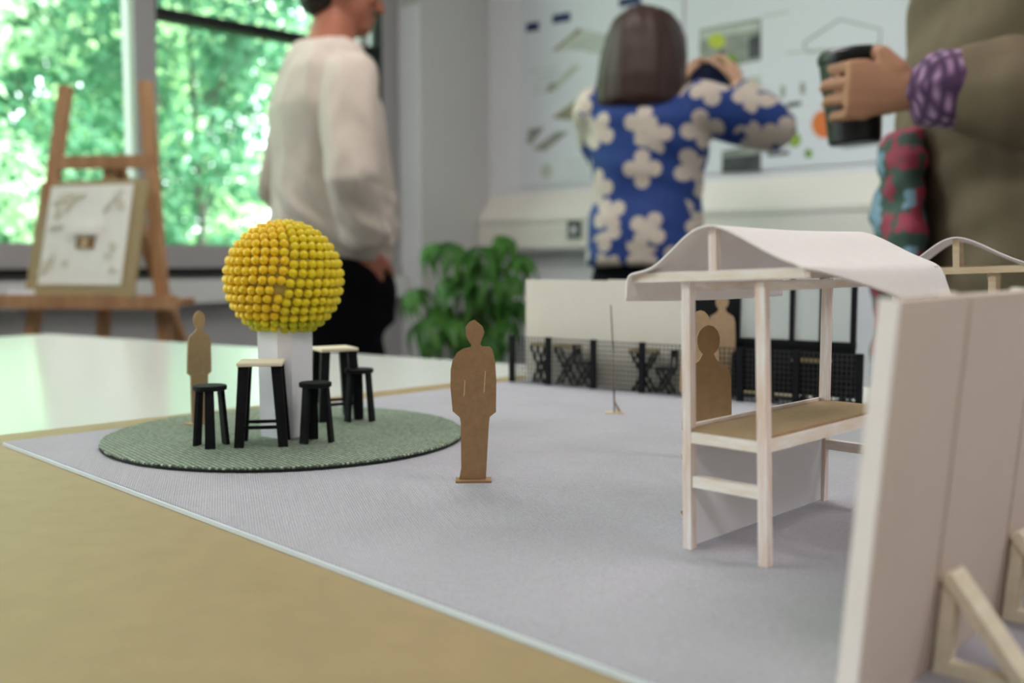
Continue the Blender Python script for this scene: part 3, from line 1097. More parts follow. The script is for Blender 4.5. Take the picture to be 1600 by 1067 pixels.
for a, b in ((0.2316, 0.2767), (0.2803, 0.3022), (0.3058, 0.3282)):
    obj('pane', box((a, 0.0246, 0.053), (b, 0.0252, 0.108)), M['acetate'], dw)
obj('foot_strip', box((0.1805, 0.0270, 0), (0.332, 0.0370, 0.003)), M['black'], dw)
mf = fence_frame('mesh_fence')
tag(mf, 'low black wire mesh fence with dark posts along the back of the model', 'fence')
FH = 0.0458
posts = [0.0025, 0.0455, 0.0965, 0.1480, 0.1960, 0.2430, 0.2915, 0.3430]
for x in posts:
    obj('post', box((x - 0.0026, -0.0022, 0), (x + 0.0026, 0.0022, FH + 0.0006)), M['black'], mf)
pw, wt = 0.0042, 0.00072
for a, b in zip(posts, posts[1:]):
    bm = B()
    xa, xb = a + 0.0026, b - 0.0026
    nx = int((xb - xa) / pw)
    for k in range(1, nx + 1):
        x = xa + (xb - xa) * k / (nx + 1)
        add_box(bm, (x - wt / 2, -wt / 2, 0.0006), (x + wt / 2, wt / 2, FH))
    nz = int(FH / pw)
    for k in range(nz + 1):
        z = 0.0012 + (FH - 0.0018) * k / nz
        add_box(bm, (xa, -wt / 2 - 0.0003, z - wt / 2), (xb, wt / 2 - 0.0003, z + wt / 2))
    tag(obj('wire_mesh', bm, M['mesh_black'], mf), kind='stuff')

# black folding furniture between fence and wall
def fpos(x, y, z=0):
    return FR @ Vector((x, y, z))
FA = math.atan2(fe.y, fe.x)
def cafe_table(label, x, y, w=0.020):
    e = empty('cafe_table', fpos(x, y), FA)
    tag(e, label, 'table', 'tiny tables behind the fence')
    obj('top', box((-w / 2, -0.006, 0.0365), (w / 2, 0.006, 0.0385)), M['kraft'], e)
    for sy in (-0.0045, 0.0045):
        for s in (-1, 1):
            bm = B()
            bar(bm, (-s * w * 0.36, sy, 0.0), (s * w * 0.44, sy + 0.001 * s, 0.0365), 0.0022)
            obj('leg', bm, M['black'], e)
    return e
def cafe_chair(label, x, y, flip=1, yaw=0.0):
    e = empty('cafe_chair', fpos(x, y), FA + yaw)
    tag(e, label, 'chair', 'tiny folding chairs behind the fence')
    obj('seat', box((-0.0085, -0.006, 0.0210), (0.0085, 0.006, 0.0235)), M['black'], e)
    obj('backrest', box((flip * 0.0085 - 0.001, -0.006, 0.0330), (flip * 0.0085 + 0.001, 0.006, 0.0400)), M['black'], e)
    for sy in (-0.0052, 0.0052):
        for s in (-1, 1):
            bm = B()
            bar(bm, (-s * 0.0075, sy, 0.0), (s * 0.0070, sy, 0.0210), 0.0021)
            obj('leg', bm, M['black'], e)
        bm = B()
        bar(bm, (flip * 0.0080, sy, 0.0210), (flip * 0.0088, sy, 0.0395), 0.0021)
        obj('back_post', bm, M['black'], e)
    return e
cafe_table('tiny table at the left end behind the mesh fence', 0.029, 0.012, 0.018)
cafe_table('tiny table right of the second fence post', 0.060, 0.012, 0.026)
cafe_chair('tiny black chair left of the third fence post, behind the mesh', 0.080, 0.012, -1)
cafe_table('tiny table at the fourth fence post behind the mesh', 0.144, 0.012, 0.026)
cafe_chair('tiny black chair right of the fourth fence post', 0.166, 0.012, 1)
cafe_table('tiny table in front of the dark door panel', 0.196, 0.012, 0.022)
cafe_chair('tiny black chair under the first hazy pane', 0.262, 0.012, -1)
cafe_table('tiny table under the middle hazy panes', 0.300, 0.012, 0.030)
cafe_chair('tiny black chair at the right end behind the fence', 0.328, 0.012, 1)
make_figure('cardboard figure behind the mesh in front of the dark door panel', fpos(0.2195, 0.0125), FA + 0.3, SF, M['card_pale'], 1.02, base=(0.016, 0.008))

# thin pole on a little foot
pp = G(960, 646)
pl = empty('pole', pp)
tag(pl, 'thin tall pole on a small triangular foot before the fence', 'pole')
bm = B()
limb(bm, [(0, 0, 0.001), (-0.0012, 0, 0.045), (-0.0035, 0, 0.0855)], [0.0006, 0.0005, 0.0004], 8)
obj('shaft', bm, mat('dark_wire', (96, 84, 74), 0.6), pl)
obj('foot', box((-0.0075, -0.003, 0), (0.0075, 0.003, 0.0011)), M['balsa_raw'], pl)
for s in (-1, 1):
    bm = B()
    bar(bm, (0.0052 if s > 0 else 0.0035, s * 0.0015, 0.001), (-0.0003, 0, 0.010), 0.0009)
    obj('brace', bm, M['card'], pl)

# ------------------------------------------------------------------ market stalls
def make_stall(name_label, cat, mats):
    """local x across the short end, y along the stall, z up; origin at the near left post"""
    e = empty('market_stall')
    tag(e, name_label, cat, 'model market stalls')
    W_, L_ = 0.0355, 0.1170
    P = 0.0041
    top = 0.1115
    for (x, y, lx) in ((0, 0, -0.0028), (W_, 0, -0.004), (0, L_, 0.0), (W_, L_, 0.0)):
        bm = B()
        bar(bm, (x, y, 0), (x + lx, y, top), P, P, up=(0, 1, 0))
        obj('post', bm, mats['post'], e)
    # end beams and king posts
    for y, dz in ((-0.0030, 0.0), (L_ + 0.0030, 0.0)):
        bm = B()
        bar(bm, (-0.0280, y, 0.1128), (0.0520, y, 0.1158), 0.0040, 0.0040, up=(0, 1, 0))
        obj('end_beam', bm, mats['beam'], e)
        bm = B()
        bar(bm, (0.0120, y, 0.1160), (0.0112, y, 0.1338), 0.0036, 0.0036, up=(0, 1, 0))
        obj('king_post', bm, mats['post'], e)
    # side beams
    for x, z in ((-0.0030, 0.1120), (W_ - 0.0040, 0.1130)):
        obj('side_beam', box((x - 0.002, -0.001, z - 0.0045), (x + 0.002, L_ + 0.001, z - 0.0010)), mats['rail'], e)
    # counter: frame rails and a card top
    cz = 0.0500
    for y in (0, L_):
        obj('counter_rail', box((P / 2 - 0.0010, y - 0.0020, cz - 0.0050), (W_ - P / 2 - 0.0008, y + 0.0020, cz - 0.0005)), mats['rail'], e)
        obj('lower_rail', box((P / 2, y - 0.0020, 0.0265), (W_ - P / 2 + 0.0006, y + 0.0020, 0.0312)), mats['rail'], e)
    for x in (0.0004, W_ - 0.0030):
        obj('counter_rail', box((x - 0.0018, P / 2, cz - 0.0052), (x + 0.0022, L_ - P / 2, cz - 0.0005)), mats['rail'], e)
    obj('counter_top', box((-0.0012, P / 2 - 0.003, cz - 0.0004), (W_ - 0.0030, L_ + 0.001, cz + 0.0008)), M['counter_card'], e)
    obj('counter_back_strip', box((-0.0026, P / 2, cz - 0.0004), (-0.0013, L_ - P / 2, cz + 0.0022)), mats['rail'], e)
    obj('front_panel', box((-0.0014, P / 2, 0.0008), (0.0004, L_ - P / 2, cz - 0.0055)), M['white_board'], e)
    # curved paper roof
    prof = [(-0.0300, None, 'L'), (-0.0295, 0.1135, 0), (-0.0262, 0.1152, 0), (-0.0200, 0.1160, 0), (-0.0143, 0.1182, 0), (-0.0080, 0.1232, 0), (-0.0008, 0.1295, 0), (0.0055, 0.1335, 0), (0.0112, 0.1348, 0), (0.0170, 0.1338, 0), (0.0250, 0.1305, 0), (0.0357, 0.1248, 0), (0.0440, 0.1212, 0), (0.0520, 0.1185, 0), (0.0560, 0.1175, 'R1'), (0.0610, 0.1165, 'R2')]
    bm = B()
    NS = 18
    rows = []
    for i in range(NS + 1):
        s = i / NS
        y = -0.0075 + s * (L_ + 0.0150)
        drop = 0.0 + 0.0128 * min(1.0, (s / 0.6)) ** 1.3
        row = []
        sag = -0.0008 * math.sin(math.pi * s)
        for (x, z, k) in prof:
            if k == 'L':
                z = 0.1030 - 0.001 * s
                x = x + 0.0006
            elif k == 'R1':
                z = 0.1180 - drop * 0.45
                x = 0.0522 + 0.0022 * min(1, s * 3)
            elif k == 'R2':
                z = 0.1176 - drop
                x = 0.0526 + 0.0045 * min(1, s * 2)
            row.append(bm.verts.new((x, y, z + sag)))
        rows.append(row)
    for a, b in zip(rows, rows[1:]):
        for i in range(len(prof) - 1):
            bm.faces.new((a[i], a[i + 1], b[i + 1], b[i]))
    o = obj('paper_roof', bm, M['paper'], e, smooth=True)
    ss = o.modifiers.new('subdivide', 'SUBSURF')
    ss.levels = 1
    ss.render_levels = 2
    ss.boundary_smooth = 'PRESERVE_CORNERS'
    sd = o.modifiers.new('thickness', 'SOLIDIFY')
    sd.thickness = 0.0009
    return e
st_white = {'post': M['balsa'], 'beam': M['balsa_x'], 'rail': M['balsa_x']}
st_raw = {'post': M['balsa_raw'], 'beam': M['balsa_raw'], 'rail': M['balsa_raw']}
s1 = make_stall('white paper roofed model stall with cardboard counter, front right of the figure', 'market stall', st_white)
A = G(1078, 856)
Bp = G(1270, 781)
ld = (Bp - A).normalized()
s1.location = (A.x, A.y, ZG)
s1.rotation_euler = (0, 0, math.atan2(ld.y, ld.x) - math.pi / 2 - 0.03)
s2 = make_stall('second model stall with bare wood beam, arched roof showing above the pale panels', 'market stall', st_raw)
s2p = AT(1497, 420, 0.60)
r2 = math.radians(-25.5)
s2.location = (s2p.x - 0.0120, 0.605, ZG)
s2.rotation_euler = (0, 0, r2)

# ------------------------------------------------------------------ pale panel screen in the foreground
q1 = G(1447, 1050)
q2 = G(1557, 967)
pd = (q2 - q1).normalized()
pn = Vector((pd.y, -pd.x, 0))
sp_ = (q2 - q1).length
scr = empty('panel_screen')
tag(scr, 'pale board screen of joined panels with slanted wooden braces, right foreground', 'screen')
scr.matrix_world = Matrix.Translation(q1) @ Matrix(((pd.x, -pn.x, 0, 0), (pd.y, -pn.y, 0, 0), (0, 0, 1, 0), (0, 0, 0, 1)))
LEAN = math.radians(4.6)
LM = Matrix.Rotation(LEAN, 4, 'X')
PH = 0.1108
for k in range(-1, 3):
    x0, x1 = k * sp_ + (0.0010 if k >= 0 else 0.0120), (k + 1) * sp_ - 0.0010
    obj('panel', box((x0, 0.0, 0.0), (x1, 0.0048, PH), LM), M['panel_board_shaded'], scr)
    if k >= 0:
        obj('joint_strip', box((k * sp_ - 0.0030, 0.0049, 0.0), (k * sp_ + 0.0030, 0.0079, PH + 0.0004), LM), M['cream_board'], scr)
obj('edge_strip', box((-sp_ + 0.0112, -0.0002, 0.0), (-sp_ + 0.01195, 0.0052, PH + 0.0002), LM), M['paper'], scr)  # white board end; its brightness also stands for window light
for k in range(0, 3):
    x = k * sp_ + 0.004
    g = obj('brace', box((x - 0.0028, -0.0052, 0.0), (x + 0.0028, -0.0012, 0.030), LM), M['cream_wood'], scr)
    bm = B()
    bar(bm, (x, -0.0030, 0.0018), (x, -0.0260, 0.0018), 0.0055, 0.0034, up=(0, 0, 1))
    obj('brace_foot', bm, M['cream_wood'], g)
    bm = B()
    bar(bm, (x + 0.001, -0.0045, 0.0300), (x + 0.001, -0.0250, 0.0040), 0.0100, 0.0034, up=(0, 1, 1))
    obj('brace_strut', bm, M['cream_wood'], g)
bm = B()
bar(bm, (0.0, -0.0290, 0.0018), (2 * sp_ + 0.012, -0.0290, 0.0018), 0.0050, 0.0034, up=(0, 0, 1))
obj('foot_rail', bm, M['cream_wood'], scr)

# ------------------------------------------------------------------ easel with a relief picture
ep = AT(160, 465, 2.6)
easel = empty('easel', (ep.x, ep.y, 0), math.radians(-8))
tag(easel, 'pine studio easel standing by the window', 'easel')
TL = math.tan(math.radians(7))
def epos(x, z, y=0.0):
    return Vector((x, (z - 0.75) * TL + y, z))
def ebar(name, p, q, w, h=None, up=None):
    bm = B()
    bar(bm, p, q, w, h, up)
    return obj(name, bm, M['pine'], easel)
ebar('front_leg', epos(-0.275, 0.0), epos(-0.126, 1.345), 0.032, 0.022, (0, 1, 0))
ebar('front_leg', epos(0.255, 0.0), epos(0.098, 1.350), 0.032, 0.022, (0, 1, 0))
ebar('centre_post', epos(-0.012, 0.25, 0.02), epos(-0.004, 1.15, 0.02), 0.030, 0.020, (0, 1, 0))
ebar('back_leg', Vector((0.18, 0.52, 0.0)), epos(0.0, 1.16, 0.03), 0.030, 0.022)
ebar('crossbar', epos(-0.135, 1.140, -0.004), epos(0.130, 1.140, -0.004), 0.020, 0.034, (0, 0, 1))
ebar('crossbar', epos(-0.230, 0.30, 0.016), epos(0.225, 0.30, 0.016), 0.020, 0.034, (0, 0, 1))
obj('tray', box((-0.40, -0.085, 0.768), (0.255, 0.0, 0.786)), M['pine'], easel)
obj('tray_lip', box((-0.40, -0.095, 0.760), (0.255, -0.085, 0.795)), M['pine'], easel)
art = empty('relief_picture', easel.location + Matrix.Rotation(math.radians(-8), 3, 'Z') @ Vector((-0.035, -0.062, 0.786)), math.radians(-20))
tag(art, 'white paper relief picture on kraft backing board resting on the easel', 'picture')
AM = Matrix.Rotation(math.radians(-13), 4, 'X')
obj('backing_board', box((-0.172, 0.0, 0.0), (0.180, 0.006, 0.312), AM), M['kraft'], art)
sh = obj('paper_sheet', box((-0.132, -0.003, 0.034), (0.136, 0.0, 0.298), AM), M['relief'], art)
obj('window_recess', box((-0.020, -0.007, 0.130), (0.038, -0.003, 0.160), AM), M['relief_brown'], art)
obj('window_bar', box((0.002, -0.0085, 0.130), (0.016, -0.007, 0.160), AM), M['card_edge'], art)
obj('roof_flap', box((-0.040, -0.012, 0.165), (0.048, -0.003, 0.190), AM), M['relief'], art)
ra = random.Random(5)
def blob(cx, cz, rx, rz, rot):
    pts = []
    for k in range(10):
        a = 2 * math.pi * k / 10
        r = ra.uniform(0.8, 1.15)
        x, z = math.cos(a) * rx * r, math.sin(a) * rz * r
        pts.append((cx + x * math.cos(rot) - z * math.sin(rot), cz + x * math.sin(rot) + z * math.cos(rot)))
    bm = B()
    prism(bm, pts, -0.0065, -0.003, AM)
    obj('paper_scrap', bm, M['relief_cream'], art)
for (cx, cz, rx, rz, rot) in ((-0.085, 0.262, 0.030, 0.010, 0.5), (-0.060, 0.250, 0.024, 0.012, 1.2), (-0.035, 0.268, 0.022, 0.009, 0.3), (-0.095, 0.225, 0.018, 0.010, 1.5), (0.085, 0.262, 0.026, 0.010, 0.8), (0.105, 0.245, 0.018, 0.012, 2.0), (0.062, 0.235, 0.016, 0.008, 1.0), (-0.095, 0.185, 0.026, 0.007, 0.2), (-0.110, 0.085, 0.012, 0.034, -0.7), (-0.050, 0.090, 0.010, 0.008, 0.4), (0.095, 0.135, 0.010, 0.014, 0.3), (0.085, 0.110, 0.009, 0.008, 0.3), (0.105, 0.075, 0.008, 0.010, 0.3)):
    blob(cx, cz, rx, rz, rot)
lb = obj('paper_label', box((-0.038, -0.0015, 0.0), (0.038, 0.0, 0.022)), M['label_white'], loc=easel.location + Vector((-0.185, -0.060, 0.7862)), rot=(math.radians(-10), 0, math.radians(-8)))
tag(lb, 'small white paper label propped on the easel tray', 'label')

# ------------------------------------------------------------------ leafy pot plant in the corner
pc = AT(735, 470, 3.85)
plant = empty('potted_plant', (pc.x, pc.y, 0))
tag(plant, 'tall leafy green pot plant in the corner below the posters', 'plant')
bm = B()
nn = 28
loft(bm, [[Vector((math.cos(2 * math.pi * k / nn) * r, math.sin(2 * math.pi * k / nn) * r, z)) for k in range(nn)] for r, z in ((0.115, 0.0), (0.150, 0.26), (0.162, 0.262), (0.162, 0.30), (0.148, 0.30), (0.144, 0.275))])
obj('pot', bm, M['pot'], plant)
bm = B()
cyl(bm, (0, 0, 0), 0.146, 0.146, 0.262, 0.272, 24)
obj('soil', bm, M['soil'], plant)
def leaf_mesh(seed):
    r = random.Random(seed)
    bm = B()
    nl = 7
    for k in range(nl):
        a = -2.2 + 4.4 * k / (nl - 1) + r.uniform(-0.15, 0.15)
        ln = 0.135 * r.uniform(0.8, 1.1)
        wd = 0.021 * r.uniform(0.85, 1.15)
        dirv = Vector((math.sin(a), math.cos(a) * 0.75, 0))
        side = Vector((dirv.y, -dirv.x, 0)).normalized()
        prev = None
        for s in (0.0, 0.2, 0.45, 0.7, 0.9, 1.0):
            w = wd * math.sin(math.pi * min(1, max(0.04, s ** 0.8))) if s < 1 else 0.0008
            c = dirv * (ln * s * (1 - 0.30 * s)) + Vector((0, 0, -ln * 0.95 * s * s + 0.015 * s))
            row = [bm.verts.new(c - side * w), bm.verts.new(c + Vector((0, 0, -0.004))), bm.verts.new(c + side * w)]
            if prev:
                bm.faces.new((prev[0], prev[1], row[1], row[0]))
                bm.faces.new((prev[1], prev[2], row[2], row[1]))
            prev = row
    me = bpy.data.meshes.new('leaf')
    bm.to_mesh(me)
    bm.free()
    me.materials.append(M['leaf'])
    for p in me.polygons: p.use_smooth = True
    return me
lms = [leaf_mesh(s) for s in range(4)]
spots = [(672, 382), (708, 380), (790, 370), (812, 400), (645, 452), (700, 432), (742, 415), (762, 430), (690, 476), (728, 486), (782, 450), (800, 430), (752, 500), (792, 500), (662, 500), (730, 440), (770, 470), (745, 460), (760, 525), (705, 500), (800, 470), (780, 415), (726, 398), (752, 385), (684, 520), (776, 535), (735, 530)]
rp_ = random.Random(9)
for i, (x, y) in enumerate(spots):
    P3 = AT(x, y, 3.85 + rp_.uniform(-0.18, 0.16)) - plant.location
    o = bpy.data.objects.new('leaf', lms[i % 4])
    COL.objects.link(o)
    o.parent = plant
    o.location = P3
    az = math.atan2(P3.y, P3.x) - math.pi / 2 + rp_.uniform(-0.6, 0.6)
    o.rotation_euler = (rp_.uniform(-0.35, 0.1), rp_.uniform(-0.3, 0.3), az)
    sc_ = rp_.uniform(0.95, 1.3)
    o.scale = (sc_, sc_, sc_)
    bm = B()
    b0 = Vector((rp_.uniform(-0.05, 0.05), rp_.uniform(-0.05, 0.05), 0.26))
    mid = b0.lerp(P3, 0.6) + Vector((0, 0, 0.10))
    mid.x *= 0.6
    mid.y *= 0.6
    limb(bm, [b0, mid, P3], [0.007, 0.005, 0.003], 6)
    obj('stem', bm, M['stem'], plant)

# ------------------------------------------------------------------ people
def hand(bm, wrist, d, nrm, thumb_side, bends=(0.3, 0.4, 0.3), size=1.0, thumb_bend=0.3):
    """d to the fingertips, nrm out of the palm, thumb_side towards the thumb"""
    W, d, nrm, ts = Vector(wrist), Vector(d).normalized(), Vector(nrm).normalized(), Vector(thumb_side).normalized()
    k = size
    x, y = ts, nrm
    rings = []
    for s, hw, hh in ((-0.02, 0.024, 0.020), (0.0, 0.026, 0.019), (0.03, 0.034, 0.017), (0.065, 0.041, 0.015), (0.088, 0.041, 0.012)):
        c = W + d * s * k
        rings.append([c + x * (math.cos(t * math.pi / 6) * hw * k) + y * (math.sin(t * math.pi / 6) * hh * k) for t in range(12)])
    loft(bm, rings)
    lens = ((0.044, 0.027, 0.021), (0.049, 0.030, 0.022), (0.046, 0.028, 0.021), (0.036, 0.022, 0.018))
    for i, L3 in enumerate(lens):
        off = 0.033 - i * 0.0222
        p = W + (d * (0.080 - 0.004 * abs(i - 1.2)) + x * off) * k
        cur = d.copy()
        pts, rad = [p - d * 0.012 * k, p], [0.0094 * k, 0.0090 * k]
        for j, (l, b) in enumerate(zip(L3, bends)):
            ax = d.cross(nrm).normalized()
            cur = (Matrix.Rotation(b, 3, ax) @ cur)
            p = p + cur * l * k
            pts.append(p)
            rad.append((0.0086, 0.0078, 0.0068)[j] * k)
        limb(bm, pts, rad, 8)
    p0 = W + (d * 0.022 + x * 0.026) * k
    c1_ = (d * 0.62 + x * 0.72 + nrm * 0.30).normalized()
    p1_ = p0 + c1_ * 0.034 * k
    c2_ = (c1_ + nrm * thumb_bend + d * 0.25).normalized()
    p2_ = p1_ + c2_ * 0.032 * k
    c3_ = (c2_ + nrm * thumb_bend).normalized()
    p3_ = p2_ + c3_ * 0.024 * k
    limb(bm, [p0, p1_, p2_, p3_], [0.016 * k, 0.0125 * k, 0.0105 * k, 0.0085 * k], 8)

def head(bm, c, yaw=0.0, pitch=0.0):
    """face along +y"""
    R = Matrix.Translation(Vector(c)) @ Matrix.Rotation(yaw, 4, 'Z') @ Matrix.Rotation(pitch, 4, 'X')
    t = B()
    ball(t, (0, -0.008, 0.020), 0.077, 0.098, 0.098)
    ball(t, (0, 0.022, -0.035), 0.062, 0.070, 0.075)
    ball(t, (0, 0.048, -0.085), 0.040, 0.042, 0.032)
    limb(t, [(0, 0.088, 0.012), (0, 0.104, -0.018), (0, 0.110, -0.034)], [0.008, 0.011, 0.014], 8)
    ball(t, (0, 0.086, 0.030), 0.052, 0.016, 0.012)
    ball(t, (0, 0.087, -0.062), 0.024, 0.012, 0.006)
    ball(t, (0, 0.084, -0.072), 0.021, 0.012, 0.007)
    for s in (-1, 1):
        ball(t, (s * 0.077, -0.006, -0.008), 0.010, 0.020, 0.032)
        ball(t, (s * 0.040, 0.072, -0.020), 0.026, 0.020, 0.022)
    for v in t.verts: v.co = R @ v.co
    me = bpy.data.meshes.new('t')
    t.to_mesh(me)
    t.free()
    bm.from_mesh(me)
    bpy.data.meshes.remove(me)
    return R

def torso(bm, rows, n=28, p=2.4):
    loft(bm, [ellipse_ring(cx, cy, z, rx, ry, n, p) for z, cx, cy, rx, ry in rows])

def body_base(bm, sh_z, hip_z, arms, shw=0.17):
    torso(bm, [(hip_z - 0.10, 0, 0, 0.14, 0.10), (hip_z, 0, 0, 0.155, 0.115), (hip_z + 0.15, 0, 0, 0.13, 0.095), (sh_z - 0.16, 0, 0, 0.148, 0.105), (sh_z - 0.04, 0, 0, 0.150, 0.090), (sh_z + 0.03, 0, 0, 0.09, 0.065), (sh_z + 0.06, 0, 0, 0.055, 0.055)])
    for s in (-1, 1):
        limb(bm, [(s * 0.085, 0, hip_z - 0.03), (s * 0.092, 0.015, hip_z * 0.53), (s * 0.095, -0.01, 0.10)], [0.078, 0.052, 0.038], 14)
        limb(bm, [(s * 0.095, -0.025, 0.052), (s * 0.100, 0.06, 0.042), (s * 0.108, 0.165, 0.032)], [0.038, 0.036, 0.026], 10)
    for pts in arms:
        limb(bm, pts, [0.046, 0.037, 0.026], 12)

def shoes(par, m):
    for s in (-1, 1):
        bm = B()
        limb(bm, [(s * 0.095, -0.03, 0.058), (s * 0.100, 0.06, 0.050), (s * 0.108, 0.175, 0.044)], [0.050, 0.047, 0.040], 14)
        for v in bm.verts: v.co.z = max(0.002, v.co.z)
        obj('shoe', bm, m, par, smooth=True)

def folds(a1, a2, f1=6.0, f2=14.0, seed=0.0, vert=1.6):
    def fn(co):
        q = Vector((co.x * f1, co.y * f1, co.z * f1 * vert)) + Vector((seed, 0, 0))
        r = Vector((co.x * f2 * 0.6, co.y * f2 * 0.6, co.z * f2 * 1.7 + co.x * 5)) + Vector((seed * 2, 3, 1))
        return a1 * noise.noise(q) + a2 * noise.noise(r)
    return fn

def person(label, loc, rz, body_bm, skin, voxel=0.0055):
    me = remeshed(body_bm, voxel, 3)
    o = obj('person', me, skin, loc=loc, rot=(0, 0, rz))
    tag(o, label, 'person')
    return o

# --- man in a cream sweatshirt, turned to the right
mp = AT(518, 300, 2.55)
bm = B()
rs, re_, rw = (0.165, -0.010, 1.365), (0.245, -0.045, 1.105), (0.176, 0.030, 0.930)
ls, le, lw = (-0.155, -0.015, 1.370), (-0.225, -0.06, 1.105), (-0.165, 0.105, 0.930)
body_base(bm, 1.41, 0.90, [(rs, re_, rw), (ls, le, lw)])
limb(bm, [(0, -0.005, 1.44), (0, 0.015, 1.52)], [0.062, 0.058], 14)
HR = head(bm, (0, 0.035, 1.615), math.radians(-6), math.radians(-6))
hand(bm, Vector(rw), (-0.30, 0.05, -0.95), (-1, 0, 0.3), (0.1, 0.9, 0.1), (0.2, 0.2, 0.2))
hand(bm, Vector(lw), (0.30, 0.05, -0.95), (1, 0, 0), (-0.1, 0.9, 0.4), (0.25, 0.3, 0.2))
man = person('person in cream sweatshirt and black trousers with a hand in the pocket', (mp.x, mp.y, 0), math.radians(-58), bm, M['skin'])
bm = B()
torso(bm, [(0.885, 0, 0.0, 0.150, 0.125), (0.905, 0, 0.0, 0.160, 0.140), (0.95, 0, 0.0, 0.172, 0.155), (1.05, 0, 0.005, 0.172, 0.155), (1.18, 0, -0.005, 0.166, 0.140), (1.30, 0, -0.02, 0.172, 0.130), (1.39, 0, -0.025, 0.158, 0.105), (1.445, 0, -0.012, 0.120, 0.088), (1.475, 0, -0.004, 0.075, 0.074)])
for (a, b, c) in ((rs, re_, rw), (ls, le, lw)):
    a, b, c = Vector(a), Vector(b), Vector(c)
    limb(bm, [a, a.lerp(b, 0.5), b, b.lerp(c, 0.45), b.lerp(c, 0.74), b.lerp(c, 0.92)], [0.066, 0.068, 0.066, 0.070, 0.062, 0.038], 16)
def sweat_folds(co):
    low = min(1.0, max(0.0, (1.14 - co.z) / 0.12))
    v = 0.013 * noise.noise(Vector((co.x * 13 + 3, co.y * 13, co.z * 3.2 + co.x * 3)))
    v += 0.006 * noise.noise(Vector((co.x * 26, co.y * 26 + 5, co.z * 9 + co.y * 12)))
    h = 0.018 * noise.noise(Vector((co.x * 9, co.y * 9, co.z * 24 + (co.x + co.y) * 14)))
    return v * (1 - 0.4 * low) + h * low
obj('sweatshirt', remeshed(bm, 0.008, 5, sweat_folds), M['sweat'], man)
bm = B()
torso(bm, [(0.74, 0, 0.0, 0.175, 0.150), (0.82, 0, 0.0, 0.176, 0.160), (0.88, 0, 0.0, 0.166, 0.150), (0.94, 0, 0.0, 0.140, 0.120)])
for s in (-1, 1):
    limb(bm, [(s * 0.085, -0.01, 0.84), (s * 0.092, 0.0, 0.65), (s * 0.095, 0.015, 0.46), (s * 0.097, -0.008, 0.12)], [0.112, 0.100, 0.076, 0.064], 16)
obj('trousers', remeshed(bm, 0.011, 4, folds(0.008, 0.006, 6, 12, 4.1)), M['trouser'], man)
bm = B()
ball(bm, (0, -0.022, 0.045), 0.086, 0.104, 0.098)
ball(bm, (0, -0.060, -0.025), 0.066, 0.052, 0.062)
for v in bm.verts: v.co = HR @ v.co
obj('hair', remeshed(bm, 0.008, 3, folds(0.003, 0.003, 20, 40)), M['hair_dark'], man)
shoes(man, M['shoe'])

man.scale = (0.97, 0.97, 0.97)

# --- woman photographing the posters
wp = AT(1012, 300, 2.8)
bm = B()
rs, re_, rw = (0.150, -0.01, 1.325), (0.335, 0.075, 1.265), (0.190, 0.315, 1.425)
ls, le, lw = (-0.150, -0.01, 1.325), (-0.175, 0.170, 1.160), (0.000, 0.340, 1.425)
body_base(bm, 1.34, 0.86, [(rs, re_, rw), (ls, le, lw)])
limb(bm, [(0, -0.005, 1.37), (0, 0.01, 1.43)], [0.052, 0.050], 14)
HR = head(bm, (-0.012, 0.020, 1.485), math.radians(-8), math.radians(-4))
hand(bm, Vector(rw), (-0.25, 0.35, 0.9), (-0.9, 0.1, -0.2), (-0.3, -0.9, 0.3), (0.5, 0.7, 0.5), 0.92)
hand(bm, Vector(lw), (0.15, 0.4, 0.9), (0.9, 0.1, -0.2), (0.3, -0.9, 0.3), (0.5, 0.7, 0.5), 0.92)
woman = person('person with brown bob and blue floral shirt photographing the posters', (wp.x, wp.y, 0), math.radians(-24), bm, M['skin_pale'])
bm = B()
torso(bm, [(0.885, 0, -0.005, 0.168, 0.130), (0.95, 0, -0.005, 0.170, 0.135), (1.08, 0, 0, 0.160, 0.120), (1.20, 0, 0, 0.165, 0.118), (1.29, 0, -0.01, 0.172, 0.108), (1.345, 0, -0.01, 0.140, 0.085), (1.375, 0, -0.005, 0.072, 0.062)])
a, b, c = [Vector(v) for v in (rs, re_, rw)]
limb(bm, [a, a.lerp(b, 0.5), b, b.lerp(c, 0.4), b.lerp(c, 0.80)], [0.075, 0.074, 0.066, 0.060, 0.046], 16)
a, b, c = [Vector(v) for v in (ls, le, lw)]
limb(bm, [a, a.lerp(b, 0.5), b, b.lerp(c, 0.4), b.lerp(c, 0.80)], [0.072, 0.066, 0.060, 0.056, 0.044], 16)
obj('shirt', remeshed(bm, 0.009, 4, folds(0.010, 0.006, 6, 12, 7.7)), M['flower_shirt'], woman)
bm = B()
torso(bm, [(0.74, 0, 0, 0.160, 0.120), (0.84, 0, -0.005, 0.160, 0.125), (0.91, 0, 0, 0.145, 0.110)])
for s in (-1, 1):
    limb(bm, [(s * 0.080, -0.005, 0.80), (s * 0.088, 0.0, 0.62), (s * 0.092, 0.015, 0.44), (s * 0.096, -0.008, 0.12)], [0.092, 0.086, 0.072, 0.066], 16)
obj('trousers', remeshed(bm, 0.011, 4), M['trouser'], woman)
bm = B()
torso(bm, [(-0.152, 0, -0.045, 0.104, 0.070), (-0.135, 0, -0.045, 0.116, 0.082), (-0.08, 0, -0.035, 0.120, 0.098), (-0.01, 0, -0.020, 0.114, 0.108), (0.04, 0, -0.012, 0.102, 0.110), (0.075, 0, -0.010, 0.086, 0.098), (0.100, 0, -0.010, 0.062, 0.070), (0.113, 0, -0.010, 0.030, 0.036)], p=2.1)
for v in bm.verts: v.co = HR @ (v.co * 1.10)
